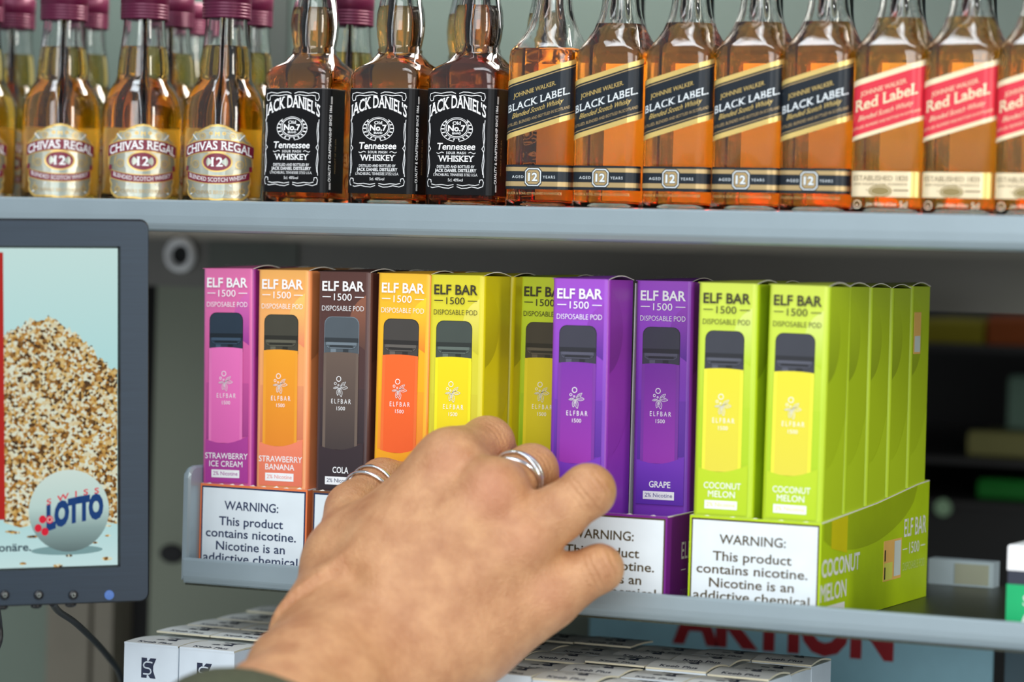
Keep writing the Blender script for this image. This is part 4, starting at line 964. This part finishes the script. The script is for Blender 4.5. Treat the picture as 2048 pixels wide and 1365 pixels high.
for i in range(4):
    r = RM[i]
    cone(MC[i], PP[i], r[0], r[1], .0065); cone(PP[i], DD[i], r[1], r[2], .004); cone(DD[i], TT[i], r[2]*.97, r[3], .004)
    if i > 1: q = MC[i]*.45+PP[i]*.55; prims.append((q, q, (r[0]+r[1])/2+.0004, (r[0]+r[1])/2+.0004, .006))
    prims.append((MC[i]-bk*.0012, MC[i]-bk*.0012, .0136, .0136, .007))     # knuckle
    prims.append((PP[i]-bk*.0006, PP[i]-bk*.0006, r[1]*1.01, r[1]*1.01, .004))
TH = [J(690, 1125, 80), J(705, 1020, 50), J(765, 965, 26), J(812, 960, 11)]
cone(WR+bk*.004, TH[0], .020, .0165, .012); cone(TH[0], TH[1], .0165, .0128, .010); cone(TH[1], TH[2], .0120, .0112, .005); cone(TH[2], TH[3], .0112, .0088, .004)
cone(TH[0], MC[0]+bk*.012, .015, .013, .014)           # web between thumb and index
def sdf(P):
    d = None
    for a, b, ra, rb, k in prims:
        ab = b-a; L2 = float(ab@ab)
        if L2 < 1e-12: di = np.sqrt(((P-a)**2).sum(-1))-ra
        else:
            t = np.clip(((P-a)@ab)/L2, 0, 1); di = np.sqrt(((P-a-t[..., None]*ab)**2).sum(-1))-(ra+(rb-ra)*t)
        if d is None: d = di
        else:
            h = np.clip(.5+.5*(d-di)/k, 0, 1); d = d*(1-h)+di*h-k*h*(1-h)
    # extensor tendons over the back of the hand, creases at the finger joints and wrist
    for i in range(4):
        a, b = WR*(1-(.25+.17*i))+WU*(.25+.17*i)-bk*.016, MC[i]-bk*.0145
        ab = b-a; t = np.clip(((P-a)@ab)/(ab@ab), 0, 1); q = np.sqrt(((P-a-t[..., None]*ab)**2).sum(-1))
        d = d-.0011*np.exp(-(q/.0036)**2)*np.sin(np.pi*np.clip(t, .12, 1))
        u = (PP[i]-MC[i]); u = u/np.linalg.norm(u)
        for off in (-.0034, 0, .0034):
            s = (P-PP[i])@u-off+.001; rad = np.sqrt(((P-PP[i])**2).sum(-1))
            d = d+.00030*np.exp(-(s/.0007)**2)*np.exp(-(rad/.014)**4)
    ax = (wm-EL)/np.linalg.norm(wm-EL)
    for off, am in ((.004, .0011), (.0105, .0006)):
        s = (P-WR)@ax-off-.004*np.sin(P[..., 0]*140); rad = np.sqrt(((P-(WR-bk*.012))**2).sum(-1)); d = d+am*np.exp(-(s/.0016)**2)*np.exp(-(rad/.030)**4)
    for a, b, am, wd in ((J(545, 1212, 120), J(700, 1160, 120), .0045, .0080), (J(700, 1160, 120), J(775, 1215, 120), .0012, .006), (J(700, 1290, 120), J(800, 1240, 120), .0010, .008)):
        a = a-bk*(a@bk); b = b-bk*(b@bk); Q = P-(P@bk)[..., None]*bk; ab = b-a; t = np.clip(((Q-a)@ab)/(ab@ab), 0, 1)
        q = np.sqrt(((Q-a-t[..., None]*ab)**2).sum(-1)); d = d+am*np.exp(-(q/wd)**2)*(((P-wm)@bk) < .004)
    return d
H = .0014
allp = np.array([q for a, b, ra, rb, k in prims[1:] for q in (a, b)]+[wm+(EL-wm)*.42])
lo = allp.min(0)-.034; hi = allp.max(0)+.034
N = np.ceil((hi-lo)/H).astype(int)+1
xs = [lo[i]+H*np.arange(N[i]) for i in range(3)]
D = np.empty(N, dtype=np.float32)
for i in range(N[0]):
    G_ = np.stack(np.meshgrid([xs[0][i]], xs[1], xs[2], indexing='ij'), -1)[0]; D[i] = sdf(G_)
D[0] = D[-1] = .01; D[:, 0] = D[:, -1] = .01; D[:, :, 0] = D[:, :, -1] = .01
ins = D < 0
# surface nets
cnt = np.zeros(np.array(N)-1, int); acc = np.zeros(tuple(np.array(N)-1)+(3,)); base = np.zeros_like(cnt)
def sl(o): return tuple(slice(o[i], N[i]-1+o[i]) for i in range(3))
corners = [(i, j, k) for i in (0, 1) for j in (0, 1) for k in (0, 1)]
for c0 in corners:
    for ax in range(3):
        if c0[ax]: continue
        c1 = list(c0); c1[ax] = 1
        A, B = D[sl(c0)], D[sl(c1)]; m = (A < 0) != (B < 0)
        t = np.where(m, A/(A-B+1e-20), 0)
        for q in range(3): acc[..., q] += np.where(m, (c0[q]+(t if q == ax else 0)), 0)
        cnt += m
vm = cnt > 0; idx = -np.ones(cnt.shape, int); idx[vm] = np.arange(vm.sum())
cell = np.argwhere(vm); V = (cell+acc[vm]/cnt[vm][:, None])*H+lo
faces = []
for ax in range(3):
    o1, o2 = (ax+1) % 3, (ax+2) % 3
    s0 = [slice(1, N[q]-1) for q in range(3)]; s0[ax] = slice(0, N[ax]-1); s1 = list(s0); s1[ax] = slice(1, N[ax])
    A, B = ins[tuple(s0)], ins[tuple(s1)]; e = np.argwhere(A != B)
    off = np.array([1, 1, 1]); off[ax] = 0; e = e+off
    fl = ins[tuple(e.T)]
    def I(d1, d2):
        q = e.copy(); q[:, o1] -= d1; q[:, o2] -= d2; return idx[tuple(q.T)]
    Q = np.stack([I(1, 1), I(0, 1), I(0, 0), I(1, 0)], 1); Q[~fl] = Q[~fl][:, ::-1]; faces.append(Q)
faces = np.concatenate(faces)
me = bpy.data.meshes.new('person'); me.from_pydata(V.tolist(), [], faces.tolist()); me.polygons.foreach_set('use_smooth', [True]*len(me.polygons)); me.update()
hand = bpy.data.objects.new('person', me); scn.collection.objects.link(hand)
sm = hand.modifiers.new('smooth', 'SMOOTH'); sm.iterations = 3; sm.factor = .5
sk = bpy.data.materials.new('skin'); sk.use_nodes = True; n_, l_ = sk.node_tree.nodes, sk.node_tree.links; bb = n_['Principled BSDF']
tc = n_.new('ShaderNodeTexCoord'); na = n_.new('ShaderNodeTexNoise'); na.inputs['Scale'].default_value = 70; na.inputs['Detail'].default_value = 8; na.inputs['Roughness'].default_value = .62
l_.new(tc.outputs['Object'], na.inputs['Vector'])
cr = n_.new('ShaderNodeValToRGB'); e = cr.color_ramp.elements; e[0].position = .32; e[1].position = .68; e[0].color = S((180, 124, 84), 1.0); e[1].color = S((206, 154, 110), 1.04)
l_.new(na.outputs['Fac'], cr.inputs['Fac']); col = cr.outputs['Color']
for i, (p, rad, st) in enumerate([(MC[0]-bk*.012, .017, .30), (MC[1]-bk*.012, .020, .55), (MC[2]-bk*.012, .018, .30), (MC[3]-bk*.010, .018, .35), (PP[2], .012, .3), (PP[3], .013, .4), (PP[0], .013, .45), (TH[2], .014, .5), (WU-bk*.02, .02, .3)]):
    vd = n_.new('ShaderNodeVectorMath'); vd.operation = 'DISTANCE'; vd.inputs[1].default_value = tuple(p); l_.new(tc.outputs['Object'], vd.inputs[0])
    mr = n_.new('ShaderNodeMapRange'); mr.interpolation_type = 'SMOOTHSTEP'; mr.inputs['From Min'].default_value = 0; mr.inputs['From Max'].default_value = rad; mr.inputs['To Min'].default_value = st; mr.inputs['To Max'].default_value = 0
    l_.new(vd.outputs['Value'], mr.inputs['Value'])
    mx = n_.new('ShaderNodeMix'); mx.data_type = 'RGBA'; mx.inputs['B'].default_value = S((200, 126, 98), .95); l_.new(mr.outputs['Result'], mx.inputs['Factor']); l_.new(col, mx.inputs['A']); col = mx.outputs['Result']
l_.new(col, bb.inputs['Base Color']); bb.inputs['Roughness'].default_value = .46
bb.inputs['Subsurface Weight'].default_value = .12; bb.inputs['Subsurface Radius'].default_value = (1, .38, .2); bb.inputs['Subsurface Scale'].default_value = .0035
vb = n_.new('ShaderNodeTexVoronoi'); vb.inputs['Scale'].default_value = 900; nb = n_.new('ShaderNodeTexNoise'); nb.inputs['Scale'].default_value = 260; nb.inputs['Detail'].default_value = 5
for q in (vb, nb): l_.new(tc.outputs['Object'], q.inputs['Vector'])
ad = n_.new('ShaderNodeMath'); ad.operation = 'ADD'; l_.new(vb.outputs['Distance'], ad.inputs[0]); l_.new(nb.outputs['Fac'], ad.inputs[1])
bp = n_.new('ShaderNodeBump'); bp.inputs['Strength'].default_value = .42; bp.inputs['Distance'].default_value = .0008; l_.new(ad.outputs['Value'], bp.inputs['Height']); nrm_ = bp.outputs['Normal']
for i in (0, 1, 2, 3):                                 # fine crease lines across the finger joints
    u = PP[i]-MC[i]; u = u/np.linalg.norm(u); ctr = PP[i]-bk*.008
    sb = n_.new('ShaderNodeVectorMath'); sb.operation = 'SUBTRACT'; sb.inputs[1].default_value = tuple(ctr); l_.new(tc.outputs['Object'], sb.inputs[0])
    dt = n_.new('ShaderNodeVectorMath'); dt.operation = 'DOT_PRODUCT'; dt.inputs[1].default_value = tuple(u); l_.new(sb.outputs[0], dt.inputs[0])
    wv = n_.new('ShaderNodeMath'); wv.operation = 'MULTIPLY'; wv.inputs[1].default_value = 2*math.pi/.0030; l_.new(dt.outputs['Value'], wv.inputs[0])
    nzz = n_.new('ShaderNodeMath'); nzz.operation = 'MULTIPLY_ADD'; nzz.inputs[1].default_value = 5.0; l_.new(nb.outputs['Fac'], nzz.inputs[0]); l_.new(wv.outputs[0], nzz.inputs[2])
    sn = n_.new('ShaderNodeMath'); sn.operation = 'SINE'; l_.new(nzz.outputs[0], sn.inputs[0])
    ln = n_.new('ShaderNodeVectorMath'); ln.operation = 'LENGTH'; l_.new(sb.outputs[0], ln.inputs[0])
    mr = n_.new('ShaderNodeMapRange'); mr.interpolation_type = 'SMOOTHSTEP'; mr.inputs['From Min'].default_value = .004; mr.inputs['From Max'].default_value = .0125; mr.inputs['To Min'].default_value = 1; mr.inputs['To Max'].default_value = 0; l_.new(ln.outputs['Value'], mr.inputs['Value'])
    pm = n_.new('ShaderNodeMath'); pm.operation = 'MULTIPLY'; l_.new(sn.outputs[0], pm.inputs[0]); l_.new(mr.outputs['Result'], pm.inputs[1])
    b2 = n_.new('ShaderNodeBump'); b2.inputs['Strength'].default_value = .5; b2.inputs['Distance'].default_value = .0005; l_.new(pm.outputs[0], b2.inputs['Height']); l_.new(nrm_, b2.inputs['Normal']); nrm_ = b2.outputs['Normal']
l_.new(nrm_, bb.inputs['Normal'])
me.materials.append(sk)
tag(hand, 'person reaching in with a ringed right hand and green sleeve for the vape boxes', 'person')
silver = mat('ring_silver', (225, 228, 232), .16, 1.0, k=1.1, vary=.01)
def ring_band(c, axis, rad, wd, th, tilt_, roll_, wave=0, name='ring', b=None):
    ax = Vector(axis).normalized(); a = ax.orthogonal().normalized(); q = Matrix.Rotation(tilt_, 3, a) if not roll_ else Matrix.Rotation(tilt_, 3, Matrix.Rotation(roll_, 3, ax) @ a)
    e1 = q @ a; e2 = q @ ax.cross(a); e3 = q @ ax; n = 48; rings = []
    for i in range(n+1):
        t = 2*math.pi*i/n; d = e1*math.cos(t)+e2*math.sin(t); cc = Vector(c)+d*rad*(1/1)+e3*wave*math.sin(2*t)
        rings.append([cc+d*(th*math.cos(s))+e3*(wd*math.sin(s)) for s in [2*math.pi*k/8 for k in range(8)]])
    b.loft(rings, silver, True, False)
ax = Vector(PP[1]-MC[1]); c = Vector(MC[1])+ax*.54
b = MB()
for tl, rl, off in ((.30, .4, -.0012), (-.28, 1.6, .0014), (.22, 2.7, .0034)):
    ring_band(c+ax.normalized()*off, ax, .0133, .0010, .0007, tl, rl, .0012, b=b)
o = b.build('finger_ring', hand); o['label'] = 'interlaced silver ring on the middle finger'
ax = Vector(TH[2]-TH[1]); c = Vector(TH[1])+ax*.56; b = MB()
ring_band(c, ax, .0130, .0010, .0007, .10, .3, b=b); ring_band(c+ax.normalized()*.0042, ax, .0127, .0012, .0006, -.14, 1.2, b=b)
o = b.build('thumb_ring', hand); o['label'] = 'silver ring on the thumb'
# sleeve
A_ = Vector(wm); E_ = Vector(EL); d = (E_-A_); L0 = d.length; d.normalize()
a = (Vector(WU-WR)); a = (a-d*a.dot(d)).normalized(); bb_ = d.cross(a); rings = []
for t, rx, ry in ((.091, .0500, .0390), (.088, .0525, .0415), (.090, .0540, .0430), (.104, .0550, .0440), (.13, .0555, .041), (.15, .058, .044), (.22, .062, .049), (L0*.98, .068, .058)):
    rings.append([A_+d*(t-.005-.020*math.cos(s))+a*.012+a*(rx+.0012*math.sin(3*s+t*80))*math.cos(s)+bb_*(ry+.0012*math.sin(4*s+t*60))*math.sin(s) for s in [2*math.pi*k/40 for k in range(40)]])
b = MB(); b.loft(rings, mat('sleeve_olive', (62, 66, 46), .85, 0, bump=.5, bscale=1800, vary=.12, vscale=300), True, False)
o = b.build('sleeve', hand); o['label'] = 'dark olive green fabric sleeve'
